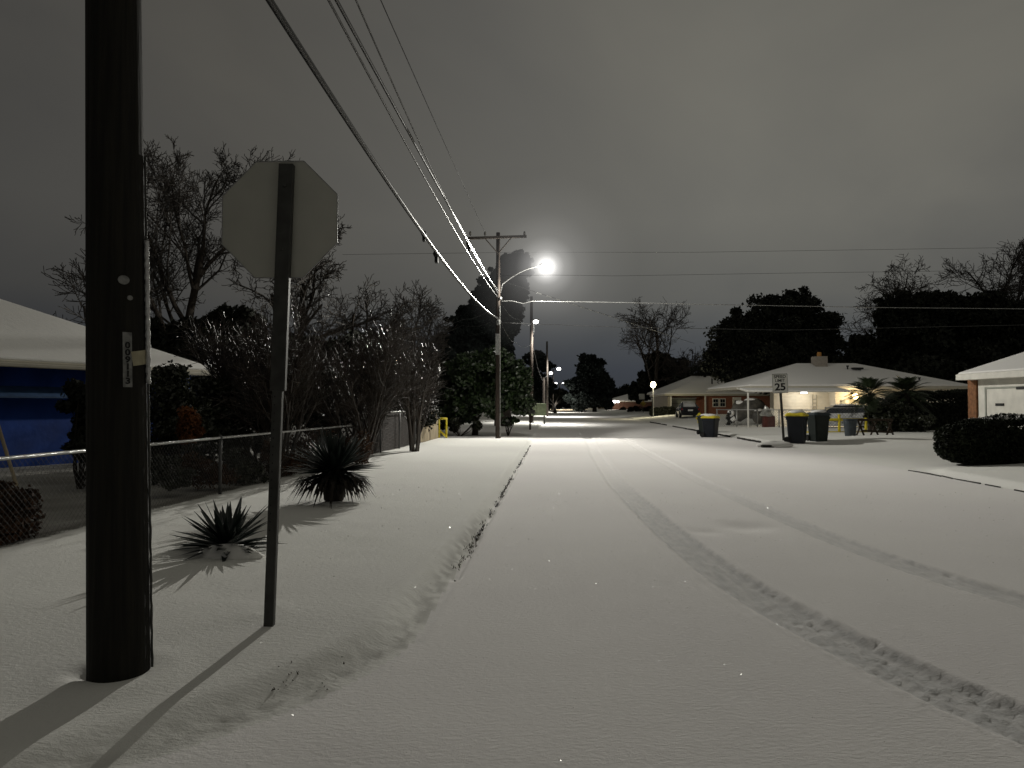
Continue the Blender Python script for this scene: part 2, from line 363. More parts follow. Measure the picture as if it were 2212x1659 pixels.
def height(x, y):
    kl = kerb_l(y); kr = kerb_r(y)
    sl = kl-x; sr = x-kr
    # distance scale where the kerb turns the corner
    dk = np.clip(5.2-y, 0, None)*.5
    sl = sl/np.sqrt(1+dk*dk)
    z = np.zeros_like(x)
    gapl = sstep(31,33.5,y)*(1-sstep(47,49,y))          # side street beyond the lamp pole
    vl = (.065+.06*sstep(3.4,5.6,y))*(1-gapl*.85)
    soft = .46 - .12*sstep(3.5,5.5,y) - .16*sstep(5.5,9,y)
    z += vl*sstep(0, soft, sl)
    z += (.06*sstep(.5,5,sl)+.10*sstep(3,14,sl))*(1-gapl*.6)
    # crack at kerb
    z -= (.05*np.exp(-((sl+.03)/.03)**2))*(.3+.7*(vnoise(x*0+3.1, y*2.3, 5)>.35))*sstep(4.5,7,y)*(1-sstep(27,29,y))
    apron = sstep(16.5,18.5,y)*(1-sstep(27.5,29,y))
    vr = .12*(1-apron) + .03*apron
    z += vr*sstep(0,.35+.8*apron,sr) + .22*sstep(.3,5.5,sr)*(1-sstep(30,33,y)*.45)
    z += .25*sstep(50,75,y)*sstep(0,5,sr)
    # general undulation
    z += (fbm(x*.35, y*.30, 11)-.5)*.05*sstep(-.5,1.5,sl)+(fbm(x*.25,y*.25,12)-.5)*.034
    z += (fbm(x*1.6, y*2.2, 21)-.5)*.004
    z += (fbm(x*3.5, y*3.5, 31)-.5)*.006*sstep(.2,1.2,np.maximum(sl,sr))
    # clods where grass shows at kerb slope
    kb = np.exp(-((sl-.15)/.13)**2)*(1-sstep(9,13,y))
    z += (fbm(x*9, y*9, 41, 4)-.5)*.010*kb + (fbm(x*28,y*28,47,2)-.5)*.014*kb
    # wheel tracks
    for tr, wd, sd in ((TR1,.21,51),(TR2,.18,61)):
        c = interp(tr, y); m = slope(tr, y); d = (x-c)/np.sqrt(1+m*m)
        on = sstep(2.0,2.2,y)*(1-sstep(36,46,y))
        amp = (1.0-.35*sstep(12,30,y))*(1-.2*(sd==61))
        wv = wd*(1+.10*(vnoise(y*1.7, y*0, sd)-.5)) + (vnoise(x*22,y*22,sd+9)-.5)*.03
        ins = 1-sstep(wv*.72, wv*1.15, np.abs(d))
        tread = (fbm(d*20+7, y*14, sd+1, 3)-.5)*.012 + .004*np.cos(d*75) + .0035*np.cos(y*62+d*25)*np.sign(np.cos(d*75)) + (fbm(x*36,y*32,sd+3,2)-.5)*.022
        z += on*amp*ins*(-.034+tread)
        z += on*amp*.006*np.exp(-((np.abs(d)-wv*1.15)/.03)**2)*(.2+2.0*np.clip(vnoise(x*26,y*26,sd+4)-.35,0,1))
        # faint second wheel pass
        z -= on*amp*.008*np.exp(-((d+wv*1.35)/.05)**2)*vnoise(x*6,y*2,sd+6)
    for cx, cy, r, dp in ((3.1,9.7,.30,.035),(2.45,9.3,.18,.018),(-.9,3.0,.4,.015),(6.1,7.5,.5,.02)):
        z -= dp*np.exp(-(((x-cx)/r)**2+((y-cy)/(r*1.2))**2))
    # snow heaped round the pole and sign post
    for cx, cy, r, a in ((-2.22,4.18,.27,.010),(-1.77,5.3,.12,.006)):
        dd = np.sqrt((x-cx)**2+(y-cy)**2); z += a*np.exp(-((dd-r)/.12)**2)
        z -= .04*np.exp(-(((x-cx+.17)/.09)**2+((y-cy+.02)/.09)**2))*(r > .2)
    return z
def hz(x, y): return float(height(np.array([float(x)]), np.array([float(y)]))[0])

xs = [-6.0]
while xs[-1] < 6: xs.append(xs[-1]+.03)
while xs[-1] < 13.5: xs.append(xs[-1]+.07)
st = .08
while xs[-1] < 500: st *= 1.12; xs.append(xs[-1]+st)
left = [-6.0]; st = .05
while left[-1] > -500: st *= 1.10; left.append(left[-1]-st)
xs = np.array(left[::-1][:-1]+xs)
ys = [-40., -25, -14, -8, -4, -2, -.8, .2]
while ys[-1] < 3: ys.append(ys[-1]+.05)
while ys[-1] < 900: ys.append(ys[-1]+max(.028, .0078*ys[-1]))
ys = np.array(ys)
X, Y = np.meshgrid(xs, ys); Z = height(X.ravel(), Y.ravel()).reshape(X.shape)
W_, H_ = len(xs), len(ys)
VV = np.stack([X.ravel(), Y.ravel(), Z.ravel()], 1)
i, j = np.meshgrid(np.arange(W_-1), np.arange(H_-1)); a = (j*W_+i).ravel()
FF = np.stack([a, a+1, a+1+W_, a+W_], 1)
cx = VV[FF].mean(1)
isroad = (cx[:,0] > kerb_l(cx[:,1])) & (cx[:,0] < kerb_r(cx[:,1]))
isroad |= (cx[:,1] > 33) & (cx[:,1] < 47.5) & (cx[:,0] <= kerb_l(cx[:,1]))
def sub(F):
    u, inv = np.unique(F.ravel(), return_inverse=True); return VV[u], inv.reshape(F.shape)
v_, f_ = sub(FF[isroad]); ro_ = np_mesh('road', v_, f_, M['snow_road'], smooth=True)
at_ = ro_.data.attributes.new('wear_shade','FLOAT','POINT'); at_.data.foreach_set('value', wear_shade(v_[:,0],v_[:,1]).astype(np.float32))
tag(ro_, 'snow covered street with curved wheel tracks running to the horizon', 'road', kind='structure')
v_, f_ = sub(FF[~isroad]); gr_ = np_mesh('ground', v_, f_, M['snow_verge'], smooth=True)
at_ = gr_.data.attributes.new('wear_shade','FLOAT','POINT'); at_.data.foreach_set('value', wear_shade(v_[:,0],v_[:,1]).astype(np.float32))
tag(gr_, 'snow covered verges and front yards beside the street', 'ground', kind='structure')

# kerbs: concrete just showing
mb = MB(); rr = random.Random(3)
yk = 6.6
while yk < 28.5:
    seg = rr.uniform(.08,.32)
    if rr.random() < (.4 if yk < 9 else .75):
        x0, x1 = float(kerb_l(yk)), float(kerb_l(yk+seg)); j0, j1 = rr.uniform(-.02,.03), rr.uniform(-.02,.03)
        z = hz(x0+.12, yk)-.006+.008*rr.random()
        mb.bar((x0+j0, yk, z), (x1+j1, yk+seg, z), rr.uniform(.008,.02), .026)
    yk += seg+rr.uniform(.02,.2)
tag(mb.build('kerb', M['concrete']), 'thin dark kerb edge showing through the snow left of the road', 'kerb', kind='structure')
mb = MB()
for y0, y1 in ((13.2,14.6),(14.8,16.1),(16.3,17.6),(30.5,34.5),(35.8,40.5),(41.5,53),(56,66)):
    y = y0
    while y < y1:
        if y < 25 and rr.random() < .22: y += rr.uniform(.15,.5); continue
        x0, x1 = float(kerb_r(y))+(rr.uniform(-.03,.03)), float(kerb_r(y+.5))+(rr.uniform(-.03,.03)); z = hz(x0-.2, y); z1_ = hz(x1-.2, y+.5); ex_ = .03 if y > 25 else 0
        mb.bar((x0-.01, y, z+.012+ex_), (x1-.01, y+.5, z1_+.012+ex_+rr.uniform(-.012,.008)), .03 if y < 25 else .05, rr.uniform(.02,.045)+ex_*1.5); y += .5
tag(mb.build('kerb', M['concrete']), 'broken dark kerb edge along the right side of the road', 'kerb', kind='structure')
# grass tufts at kerb
V_ = []; F_ = []
rg = np.random.default_rng(5)
for c in range(150):
    y = (rg.choice([8.2,8.9,9.6,11.0,13,16,20,24])+rg.normal()*.25 if rg.random()<.5 else 6.8+21*rg.random()**1.2) if c < 142 else 4.0+.5*rg.random()
    x = float(kerb_l(y))+.02-.06*rg.random() if c < 142 else float(kerb_l(y))-.1-.35*rg.random()
    z = hz(x, y)-.01
    for b in range(rg.integers(3,9)):
        px, py = x+rg.normal()*.035, y+rg.normal()*.05
        L = rg.uniform(.010,.034)*(1 if c < 142 else .6); a = rg.uniform(0,6.28); t = rg.uniform(.3,1.0)
        tip = (px+math.cos(a)*L*t, py+math.sin(a)*L*t, z+L)
        ww = .004+.002*rg.random(); n = len(V_)
        V_ += [(px-ww,py,z),(px+ww,py+.002,z),(tip[0]+.001,tip[1],tip[2]),(tip[0]-.001,tip[1],tip[2])]; F_.append((n,n+1,n+2,n+3))
tag(np_mesh('grass_tufts', np.array(V_), np.array(F_), M['grass']), 'dark grass blades poking out of the snow along the kerb', 'grass', kind='stuff')
# frost crystals that catch the lamp
V_ = []; F_ = []
cy_ = 2.6+11*rg.random(2600)**1.3; cx2 = rg.uniform(-3.4,4.5,2600)*np.maximum(1,cy_/6); cz_ = height(cx2, cy_)
for x, y, z in zip(cx2, cy_, cz_):
    s = .0036*(y/5)*rg.uniform(.7,1.2); n = len(V_)
    nrm = Vector((rg.normal()*.42, rg.normal()*.30, 1)).normalized(); u = nrm.orthogonal().normalized()*s; v2 = nrm.cross(u)
    p = Vector((x,y,z+.007))
    V_ += [tuple(p-u),tuple(p-v2),tuple(p+u),tuple(p+v2)]; F_.append((n,n+1,n+2,n+3))
M['crystal'] = mat('crystal', (.78,.77,.72), .9, spec=.1)
M['crystal'].node_tree.nodes['Principled BSDF'].inputs['Coat Weight'].default_value = 1
M['crystal'].node_tree.nodes['Principled BSDF'].inputs['Coat Roughness'].default_value = .28
tag(np_mesh('frost_crystals', np.array(V_), np.array(F_), M['crystal']), 'tiny ice crystals glinting on the snow in the foreground', 'frost', kind='stuff')

# ------------------------------------------------------------------ vegetation helpers
def quads(P, S, rg, elong=1.6, up=0.0):
    """random leaf quads at P, sizes S"""
    n = len(P); a = rg.normal(size=(n,3)); a[:,2] += up; a /= np.linalg.norm(a,axis=1,keepdims=True)
    b = rg.normal(size=(n,3)); b -= (a*b).sum(1,keepdims=True)*a; b /= np.linalg.norm(b,axis=1,keepdims=True)
    a = a*(S*elong)[:,None]; b = b*S[:,None]*.5
    V = np.stack([P-a*.5, P+b, P+a*.5, P-b], 1).reshape(-1,3)
    F = np.arange(4*n).reshape(-1,4); return V, F
def crown_points(ells, n, rg, k=14, sub=(.22,.42), fill=.25):
    vol = np.array([e[3]*e[4]+e[4]*e[5]+e[3]*e[5] for e in ells]); vol = vol/vol.sum(); out = []
    for e, wv in zip(ells, vol):
        c = np.array(e[:3]); r = np.array(e[3:6]); m = max(20, int(n*wv))
        d = rg.normal(size=(k,3)); d /= np.linalg.norm(d,axis=1,keepdims=True)
        cc = c+d*r*rg.uniform(.5,1.08,size=(k,1)); sr = rg.uniform(sub[0],sub[1],size=k)*r.mean()
        idx = rg.integers(0,k,m)
        q = rg.normal(size=(m,3)); q /= np.linalg.norm(q,axis=1,keepdims=True)
        q *= (rg.random((m,1))**.33)*np.where(rg.random((m,1))<.22, rg.uniform(1,1.45,(m,1)), 1)
        pts = cc[idx]+q*sr[idx][:,None]*np.array([1,1,.75])
        nf = int(m*fill); qf = rg.normal(size=(nf,3)); qf /= np.linalg.norm(qf,axis=1,keepdims=True)
        pf = c+qf*r*(rg.random((nf,1))**.4)*.85
        out.append(pts); out.append(pf)
    return np.concatenate(out)
def branch(mb, p, d, L, r, lev, rr, prm, thick=None):
    """grow one limb and its children"""
    tgt = thick if (thick is not None and lev <= prm.get('tl',0)) else mb
    n = 6 if lev == 0 else (5 if lev < 2 else 3)
    seg = L/n; pts = [Vector(p)]; d = Vector(d).normalized(); rad = [r]
    wob = prm['wob']*(1+.3*lev)
    for k in range(n):
        d = (d+Vector((rr.gauss(0,wob), rr.gauss(0,wob), rr.gauss(0,wob)+prm['up'][min(lev,len(prm['up'])-1)]))).normalized()
        pts.append(pts[-1]+d*seg); rad.append(max(prm['rmin'], r*(1-(1-prm['tip'])*(k+1)/n)))
    tgt.tube(pts, rad, [8,6,4,3,3,3][min(lev,5)], cap=False)
    if lev >= prm['lev']: return
    nc = prm['nc'][lev]
    for c in range(nc):
        t = prm['t0'][lev]+(1-prm['t0'][lev])*(c+rr.random()*.8)/nc
        f = min(t*n, n-.01); k = int(f); q = pts[k].lerp(pts[k+1], f-k); ax = (pts[k+1]-pts[k]).normalized()
        o = ax.orthogonal().normalized(); o.rotate(Matrix.Rotation(rr.uniform(0,2*PI),3,ax))
        ang = rr.uniform(*prm['ang'][lev]); nd = ax*math.cos(ang)+o*math.sin(ang)
        branch(mb, q, nd, L*rr.uniform(*prm['lr'][lev])*(1.15-.5*t), max(prm['rmin'], rad[k]*rr.uniform(.45,.65)), lev+1, rr, prm, thick)
def bare_tree(name, label, loc, H, seed, r=.3, lean=(0,0), prm=None, m=None, group=None):
    rr = random.Random(seed)
    P = dict(lev=4, nc=[7,6,5,4], t0=[.35,.25,.2,.15], ang=[(.4,.8),(.4,.9),(.4,1.0),(.4,1.1)], lr=[(.5,.75),(.5,.75),(.45,.7),(.4,.7)], wob=.07, up=[.02,.06,.04,.02,0], rmin=.012, tip=.45, tl=1)
    if prm: P.update(prm)
    t = thing(name, label, 'tree', loc, group); a = MB(); b = MB()
    branch(b, loc, (lean[0],lean[1],1), H*.62, r, 0, rr, P, a)
    a.build('trunk', M['bark'], t, smooth=True); b.build('crown', m or M['twig'], t)
    return t
def leafy_tree(name, label, loc, ells, n, size, mt, seed, trunk_r=.25, k=14, fill=.25, limbs=6, group=None, sub=(.16,.38), cat='tree'):
    rg = np.random.default_rng(seed); rr = random.Random(seed); t = thing(name, label, cat, loc, group)
    top = max(e[2] for e in ells); mb = MB(); L = Vector(loc)
    ctr = Vector((sum(e[0] for e in ells)/len(ells), sum(e[1] for e in ells)/len(ells), top))
    fork = L.lerp(ctr, .35); fork.x = L.x*.7+ctr.x*.3
    mb.tube([L-Vector((0,0,.1)), L.lerp(fork,.5)+Vector((rr.uniform(-.1,.1),0,0)), fork], [trunk_r*1.25, trunk_r, trunk_r*.8], 8)
    for q in range(limbs):
        e = ells[q % len(ells)]; tgt = Vector((e[0]+rr.uniform(-.6,.6)*e[3], e[1]+rr.uniform(-.6,.6)*e[4], e[2]+rr.uniform(-.2,.7)*e[5]))
        mid = fork.lerp(tgt,.5)+Vector((0,0,rr.uniform(-.3,.3)))
        mb.tube([fork, mid, tgt], [trunk_r*.6, trunk_r*.35, .03], 5, cap=False)
    mb.build('trunk', M['bark'], t, smooth=True)
    P = crown_points(ells, n, rg, k, sub, fill); P = P[P[:,2] > .05]
    S = size*rg.uniform(.6,1.4,len(P)); V, F = quads(P, S, rg)
    np_mesh('crown', V, F, mt, t)
    return t
def ell(px, py, Yd, rx, rz, ry=None):
    p = at(px, py, Yd); return (p.x, p.y, p.z, rx/FPX*Yd, (ry or rx)/FPX*Yd, rz/FPX*Yd)

# ------------------------------------------------------------------ near utility pole
base = Vector((-2.22, 4.18, 0)); top = Vector((-2.36, 4.20, 5.6))
t = thing('utility_pole', 'huge dark wooden utility pole in the left foreground with number tag', 'utility pole', base, 'utility poles along the left verge')
mb = MB(); n = 40; PP = []; RR = []
for k in range(n+1):
    f = k/n; PP.append(base.lerp(top, f)+Vector((0,0,-.1 if k == 0 else 0))); RR.append(.162-.024*f)
mb.tube(PP, RR, 40); o = mb.build('pole', M['pole_wood'], t, smooth=True)
def pole_pt(z, ang, ex=0.0):
    f = z/5.6; c = base.lerp(top, f); r = .162-.024*f+ex
    return Vector((c.x+r*math.cos(ang), c.y+r*math.sin(ang), z))
# conduit pipes on the lamp side, seen at the right edge
for z0, z1, a, r in ((1.72,2.55,.16,.014),(.1,3.05,.30,.007)):
    mb = MB(); pts = [pole_pt(z0+(z1-z0)*k/60, a, r+.002+.0015*math.sin(k*2.1)) for k in range(61)]
    mb.tube(pts, [r*(1+.12*math.sin(k*1.3)) for k in range(61)], 8); mb.build('conduit', M['galv_ice'] if r > .01 else M['steel_post'], t, smooth=True)
def curved_plate(z0, z1, a0, a1, ex, m, name, par=None, tilt=0, na=8):
    mb = MB(); vs = []; 
    for iz in range(9):
        for ia in range(na+1):
            a = a0+(a1-a0)*ia/na; z = z0+(z1-z0)*iz/8+tilt*(ia/na-.5)
            vs.append(pole_pt(z, a-tilt*(iz/8-.5)*4, ex))
    for iz in range(9):
        for ia in range(na+1):
            a = a0+(a1-a0)*ia/na; z = z0+(z1-z0)*iz/8+tilt*(ia/na-.5)
            vs.append(pole_pt(z, a-tilt*(iz/8-.5)*4, ex-.002))
    fs = []; w_ = na+1; N = 9*w_
    for iz in range(8):
        for ia in range(na):
            q = iz*w_+ia; fs.append((q,q+1,q+1+w_,q+w_)); fs.append((q+N,q+w_+N,q+1+w_+N,q+1+N))
    mb.add(vs, fs); return mb.build(name, m, par or t, smooth=True)
M['tag_metal'] = mat('tag_metal', (.20,.20,.19), .5, metal=.3, nscale=30, namt=.4)
M['paper'] = mat('paper', (.34,.31,.21), .9, nscale=20, namt=.15)
# facing direction of the camera from the pole, and small angular offsets to the left
fa = math.atan2(-4.18, 2.22)
def ang_at(px):     # angle round the pole for a point seen at column px
    Yd = 4.05; xw = (px-1106)/FPX*Yd; dx = (xw+2.30)
    s = max(-.98, min(.98, dx/.148*.94)); return fa+math.asin(s)
zt = lambda py: CAM_H+(874-py)/FPX*4.05
tagp = curved_plate(zt(836), zt(716), ang_at(221), ang_at(239), .004, M['tag_metal'], 'number_tag')
def text_obj(s, size, m, parent, mtx, name='lettering', ext=.001, offset=0, sx=1.0):
    cu = bpy.data.curves.new('txt', 'FONT'); cu.body = s; cu.size = size; cu.extrude = ext; cu.offset = offset
    cu.align_x = 'CENTER'; cu.align_y = 'CENTER'; ob = bpy.data.objects.new('txt', cu); C.objects.link(ob)
    bpy.context.view_layer.update(); dg = bpy.context.evaluated_depsgraph_get()
    me = bpy.data.meshes.new_from_object(ob.evaluated_get(dg)); bpy.data.objects.remove(ob)
    me.transform(mtx @ Matrix.Diagonal((sx,1,1,1)))
    off = origin(parent); me.transform(Matrix.Translation(-off)); me.materials.clear(); me.materials.append(m); me.name = name
    o = bpy.data.objects.new(name, me); C.objects.link(o); o.parent = parent; return o
for ch, py in zip('009113', (751,769,785,802,820,0)):
    pass
am = (ang_at(221)+ang_at(239))/2
for q, ch in enumerate('009113'):
    z = zt(745+q*15.6); p = pole_pt(z, am, .0065)
    R = Matrix.Translation(p) @ Matrix.Rotation(am+PI/2, 4, 'Z') @ Matrix.Rotation(PI/2, 4, 'X')
    text_obj(ch, .047, M['ink'], tagp, R, offset=.0016, sx=1.2)
p0 = curved_plate(zt(785), zt(754), ang_at(239), ang_at(274), .005, M['paper'], 'paper_note', tilt=.022)
for px, py, r in ((224,602,.030),(236,640,.016)):
    mb = MB(); a = ang_at(px); z = zt(py); c = pole_pt(z, a, .003)
    nrm = Vector((math.cos(a), math.sin(a), 0)); u = Vector((-math.sin(a), math.cos(a), 0)); v2 = Vector((0,0,1))
    ring = [c+u*math.cos(k*PI/9)*r+v2*math.sin(k*PI/9)*r*.85 for k in range(18)]
    mb.prism(ring, nrm*.004); mb.build('metal_disc', M['tag_metal'], t)

# ------------------------------------------------------------------ stop sign seen from behind
sb = gnd(581, 1346, .13)
t = thing('stop_sign', 'back of an octagonal stop sign on a square steel post beside the near pole', 'road sign', sb)
stp = Vector((sb.x+.085, sb.y+.03, at(600,352,sb.y).z))
mb = MB(); mb.bar(sb-Vector((0,0,.1)), sb.lerp(stp, .52), .066, .05); mb.build('post', M['steel_post'], t, bevel=.006)
mb = MB(); mb.bar(sb.lerp(stp,.50)+Vector((.002,-.004,0)), stp, .10, .052); mb.build('post', M['steel_post'], t, bevel=.006, label='upper sleeve of the square post')
mb = MB(); c = at(604, 474, sb.y+.06); R_ = .405/math.cos(PI/8)
yaw = math.radians(-3)
ring = []
for k in range(8):
    a = PI/8+k*PI/4; ring.append(c+Vector((R_*math.cos(a)*math.cos(yaw), R_*math.cos(a)*math.sin(yaw), R_*math.sin(a))))
mb.prism(ring, (0,.004,0)); mb.build('sign_plate', M['sign_back'], t, bevel=.0015)
mb = MB()
for k in range(8): mb.bar(ring[k]+Vector((0,.001,0)), ring[(k+1)%8]+Vector((0,.001,0)), .006, .006)
mb.build('plate_rim', M['galv'], t)
for k in range(26):
    f = .20+k*.018
    p = sb.lerp(stp, f); mb = MB()
    mb.lathe(p+Vector((-.012,-.022,0)), [(.0055,-.0055),(.0055,.0055)], 8); mb.build('post_hole', M['ink'], t)
for z in (c.z+.22, c.z-.22):
    p = sb.lerp(stp, (z-sb.z)/(stp.z-sb.z)); mb = MB(); mb.lathe(p+Vector((0,-.030,0)), [(.012,-.01),(.012,.01)], 6)
    mb.build('bolt', M['steel_post'], t)

# ------------------------------------------------------------------ yuccas
def yucca(loc, R, H, seed, label, skirt=False):
    rr = random.Random(seed); t = thing('yucca', label, 'plant', loc, 'yuccas on the left verge'); L = Vector(loc); mb = MB()
    n = 280 if skirt else 95; cz = H*.42 if skirt else .05
    for k in range(n):
        az = rr.uniform(0,2*PI); el = rr.uniform(-.55,1.45) if skirt else abs(rr.uniform(-.35,1.35))*rr.uniform(.7,1); ln = R*rr.uniform(.75,1.1)*(1 if el > 0 else .8)
        if el > .9: ln *= (H-cz)/R*1.0
        d = Vector((math.cos(az)*math.cos(el), math.sin(az)*math.cos(el), math.sin(el)))
        s = d.cross(Vector((0,0,1))).normalized(); wd = rr.uniform(.026,.040)
        b0 = L+Vector((0,0,cz)); droop = rr.uniform(.0,.16)*(1 if el < .8 else .2)
        pts = [b0+d*ln*f+Vector((0,0,-droop*ln*f*f)) for f in (.05,.35,.7,1)]; ws = [wd*.7, wd, wd*.75, .002]
        fold = s.cross(d)*wd*.35; vs = []
        for p, q in zip(pts, ws): vs += [p-s*q, p-fold*(q/wd), p+s*q]
        fs = []
        for m_ in range(3): a = m_*3; fs += [(a,a+1,a+4,a+3),(a+1,a+2,a+5,a+4)]
        mb.add(vs, fs)
    mb.build('leaves', M['yucca'], t)
    if skirt:
        mb = MB(); mb.blob(L+Vector((0,0,.20)), (.17,.17,.32), seed, 14, 9, .06); mb.build('trunk', M['yucca_skirt'], t)
        mb = MB()
        for k in range(150):
            az = rr.uniform(0,2*PI); ln = rr.uniform(.35,.75)
            p0 = L+Vector((math.cos(az)*.12, math.sin(az)*.12, rr.uniform(.35,.5))); p1 = p0+Vector((math.cos(az)*ln*.55, math.sin(az)*ln*.55, -.10)); p2 = p0+Vector((math.cos(az)*ln*.8, math.sin(az)*ln*.8, -rr.uniform(.2,.42)))
            s = Vector((-math.sin(az), math.cos(az), 0))*.024
            mb.add([p0-s,p0+s,p1-s,p1+s,p2,p2+s*.1], [(0,1,3,2),(2,3,5,4)])
        mb.build('dead_leaves', M['yucca_skirt'], t)
    mb = MB(); mb.blob(L+Vector((.12,-.20,.0)), (.30,.17,.10 if not skirt else .04), seed+4, 14, 6, .12); mb.build('snow_cap', M['snow'], t, smooth=True)
    return t
p = gnd(490, 1190, .15); yucca((p.x, p.y, hz(p.x,p.y)), .56, .54, 4, 'low spiky yucca with snow at its foot, nearer the steel sign post')
p = gnd(722, 1085, .15); yucca((p.x, p.y, hz(p.x,p.y)), .74, 1.10, 9, 'tall dark yucca with drooping skirt of dead leaves, farther along the verge', True)

# ------------------------------------------------------------------ left fence
def fx(y): return -5.557+.078*y
def chainlink(pts, H, step, wr, name, label, rail_r=.021, post_r=.028, post_every=2.4, mtop=None, zf=None, y_posts=None):
    t = thing(name, label, 'fence', (pts[0][0], pts[0][1], hz(*pts[0])))
    A = Vector((pts[0][0],pts[0][1],0)); B = Vector((pts[-1][0],pts[-1][1],0)); L = (B-A).length; u = (B-A)/L
    nseg = int(L/1.2); rail = []
    for k in range(nseg+1):
        p = A+u*L*k/nseg; rail.append(Vector((p.x,p.y,H)))
    mb = MB(); mb.tube(rail, rail_r, 8); mb.build('top_rail', mtop or M['galv_ice'], t, smooth=True)
    d = 0
    while d <= L+.01:
        p = A+u*min(d,L); z0 = hz(p.x,p.y); mb = MB(); mb.tube([(p.x,p.y,z0-.05),(p.x,p.y,H-.02)], post_r, 8); mb.lathe((p.x,p.y,H-.02), [(post_r*1.3,0),(post_r*1.3,.03),(post_r*.5,.07)], 8); mb.build('post', M['wire'] if pts[0][0] < 0 else M['galv'], t, smooth=True)
        d += post_every
    mb = MB(); s = 0
    while s < L:
        for sg in (-1,1):
            p = A+u*s; z0 = hz(p.x,p.y)+.02; hh = H-.03-z0
            x0 = s; x1 = s+sg*hh
            zz0, zz1 = z0, H-.03
            if x1 > L: zz1 = z0+(L-s); x1 = L
            if x1 < 0: zz1 = z0+s; x1 = 0
            a = A+u*x0; b = A+u*x1
            a.z = zz0; b.z = zz1; off = Vector((-u.y,u.x,0))*.004*sg
            mb.tube([a+off,b+off], wr, 3, cap=False)
        s += step
    mb.build('mesh', M['wire'], t)
    return t
chainlink([(fx(4.5),4.5),(fx(19.0),19.0)], 1.07, .075, .0016, 'chain_link_fence', 'low galvanised chain link fence with frosted top rail in front of the blue house')
chainlink([(fx(19.2),19.2),(fx(27.0),27.0)], 1.37, .11, .003, 'chain_link_fence', 'taller chain link fence section behind the bare shrubs left of the street')
t = thing('garden_gate', 'tan two panel gate at the far end of the left fence', 'gate', (fx(27.2),27.2,.1))
for y0, y1 in ((27.25,29.0),(29.15,30.9)):
    mb = MB(); mb.box((fx((y0+y1)/2)+.02,(y0+y1)/2,.75),(.03,y1-y0,1.12), rz=-.078); mb.build('panel', M['tan_panel'], t)
mb = MB()
for y in (27.2,29.07,30.95): mb.box((fx(y),y,.72),(.06,.06,1.3))
for z in (.18,1.34): mb.bar((fx(27.2),27.2,z),(fx(30.95),30.95,z),.05,.05)
mb.build('gate_frame', M['wood_dark'], t)
# dark brown slatted fence just before the gate
t = thing('slat_fence', 'dark brown privacy slats fixed behind the taller left fence', 'fence', (fx(22)-.12,22,.1))
mb = MB(); y = 21.0
while y < 27.1: mb.box((fx(y)-.1,y,.72),(.015,.11,1.2), rz=-.078); y += .13
mb.build('slats', M['fence_brown'], t)
# old guy wire guard at left edge
mb = MB(); a = at(-25,850,9.6); b = at(36,1050,9.6); mb.tube([a,b], .022, 8)
t = tag(mb.build('guy_wire_guard', M['tan_panel']), 'slanting pale guy wire guard at the left edge before the blue wall', 'guy wire')

# ------------------------------------------------------------------ blue house
B = Vector((-8.1,20.3)); e = Vector((.4,.917)); nn = Vector((-.917,.4))
t = thing('blue_house', 'single storey house with bright blue wall and snowy hip roof behind the near pole', 'house', (B.x, B.y, .2))
A = B-e*11.5; Dp = 9.0; ZE = 2.5
cs = [A, B, B+nn*Dp, A+nn*Dp]
def hip(mb, cs, ze, pitch, th=0.0, lift=0.0):
    a, b, c, d = [Vector(q) for q in cs]; L = (b-a).length; W = (d-a).length; u = (b-a).normalized(); v = (d-a).normalized(); r = W/2
    if L >= W:
        R1 = a+u*r+v*r; R2 = b-u*r+v*r
    else:
        r = L/2; R1 = a+u*r+v*r; R2 = d+u*r-v*r
    zr = ze+r*pitch+lift
    P = [(*a,ze+lift),(*b,ze+lift),(*c,ze+lift),(*d,ze+lift),(*R1,zr),(*R2,zr)]
    Q = [(*a,ze+lift-th),(*b,ze+lift-th),(*c,ze+lift-th),(*d,ze+lift-th)]
    if L >= W: F = [(0,1,5,4),(1,2,5),(2,3,4,5),(3,0,4)]
    else: F = [(0,1,4),(1,2,5,4),(2,3,5),(3,0,4,5)]
    F += [(0,6,7,1),(1,7,8,2),(2,8,9,3),(3,9,6,0),(9,8,7,6)]
    mb.add(P+Q, F); return zr
mb = MB()
w0 = [A+e*.5+nn*.55, B-e*.5+nn*.55, B-e*.5+nn*(Dp-.5), A+e*.5+nn*(Dp-.5)]
mb.prism([(q.x,q.y,-.1) for q in w0], (0,0,2.52)); mb.build('wall', M['blue_wall'], t)
mb = MB(); hip(mb, cs, ZE, .467, .09); rf = mb.build('roof', M['fascia'], t)
mb = MB(); ins = [A+e*.04+nn*.04, B-e*.04+nn*.04, B-e*.04+nn*(Dp-.04), A+e*.04+nn*(Dp-.04)]
hip(mb, ins, ZE, .467, .07, .085); mb.build('roof_snow', M['snow'], rf, bevel=.06)
mb = MB(); g0 = Vector((*(A-nn*.07),2.42)); g1 = Vector((*(B-nn*.07),2.42)); mb.bar(g0, g1, .11, .09); g = mb.build('gutter', M['fascia'], t, bevel=.02)
q = Vector((-10.55,14.6)); mb = MB()
dp = A+e*2.05; mb.tube([(dp.x-nn.x*.07,dp.y-nn.y*.07,2.38),(dp.x+nn.x*.05,dp.y+nn.y*.05,2.25),(dp.x+nn.x*.42,dp.y+nn.y*.42,2.1),(dp.x+nn.x*.45,dp.y+nn.y*.45,.2)], .04, 8); mb.build('downspout', M['fascia'], t, smooth=True)
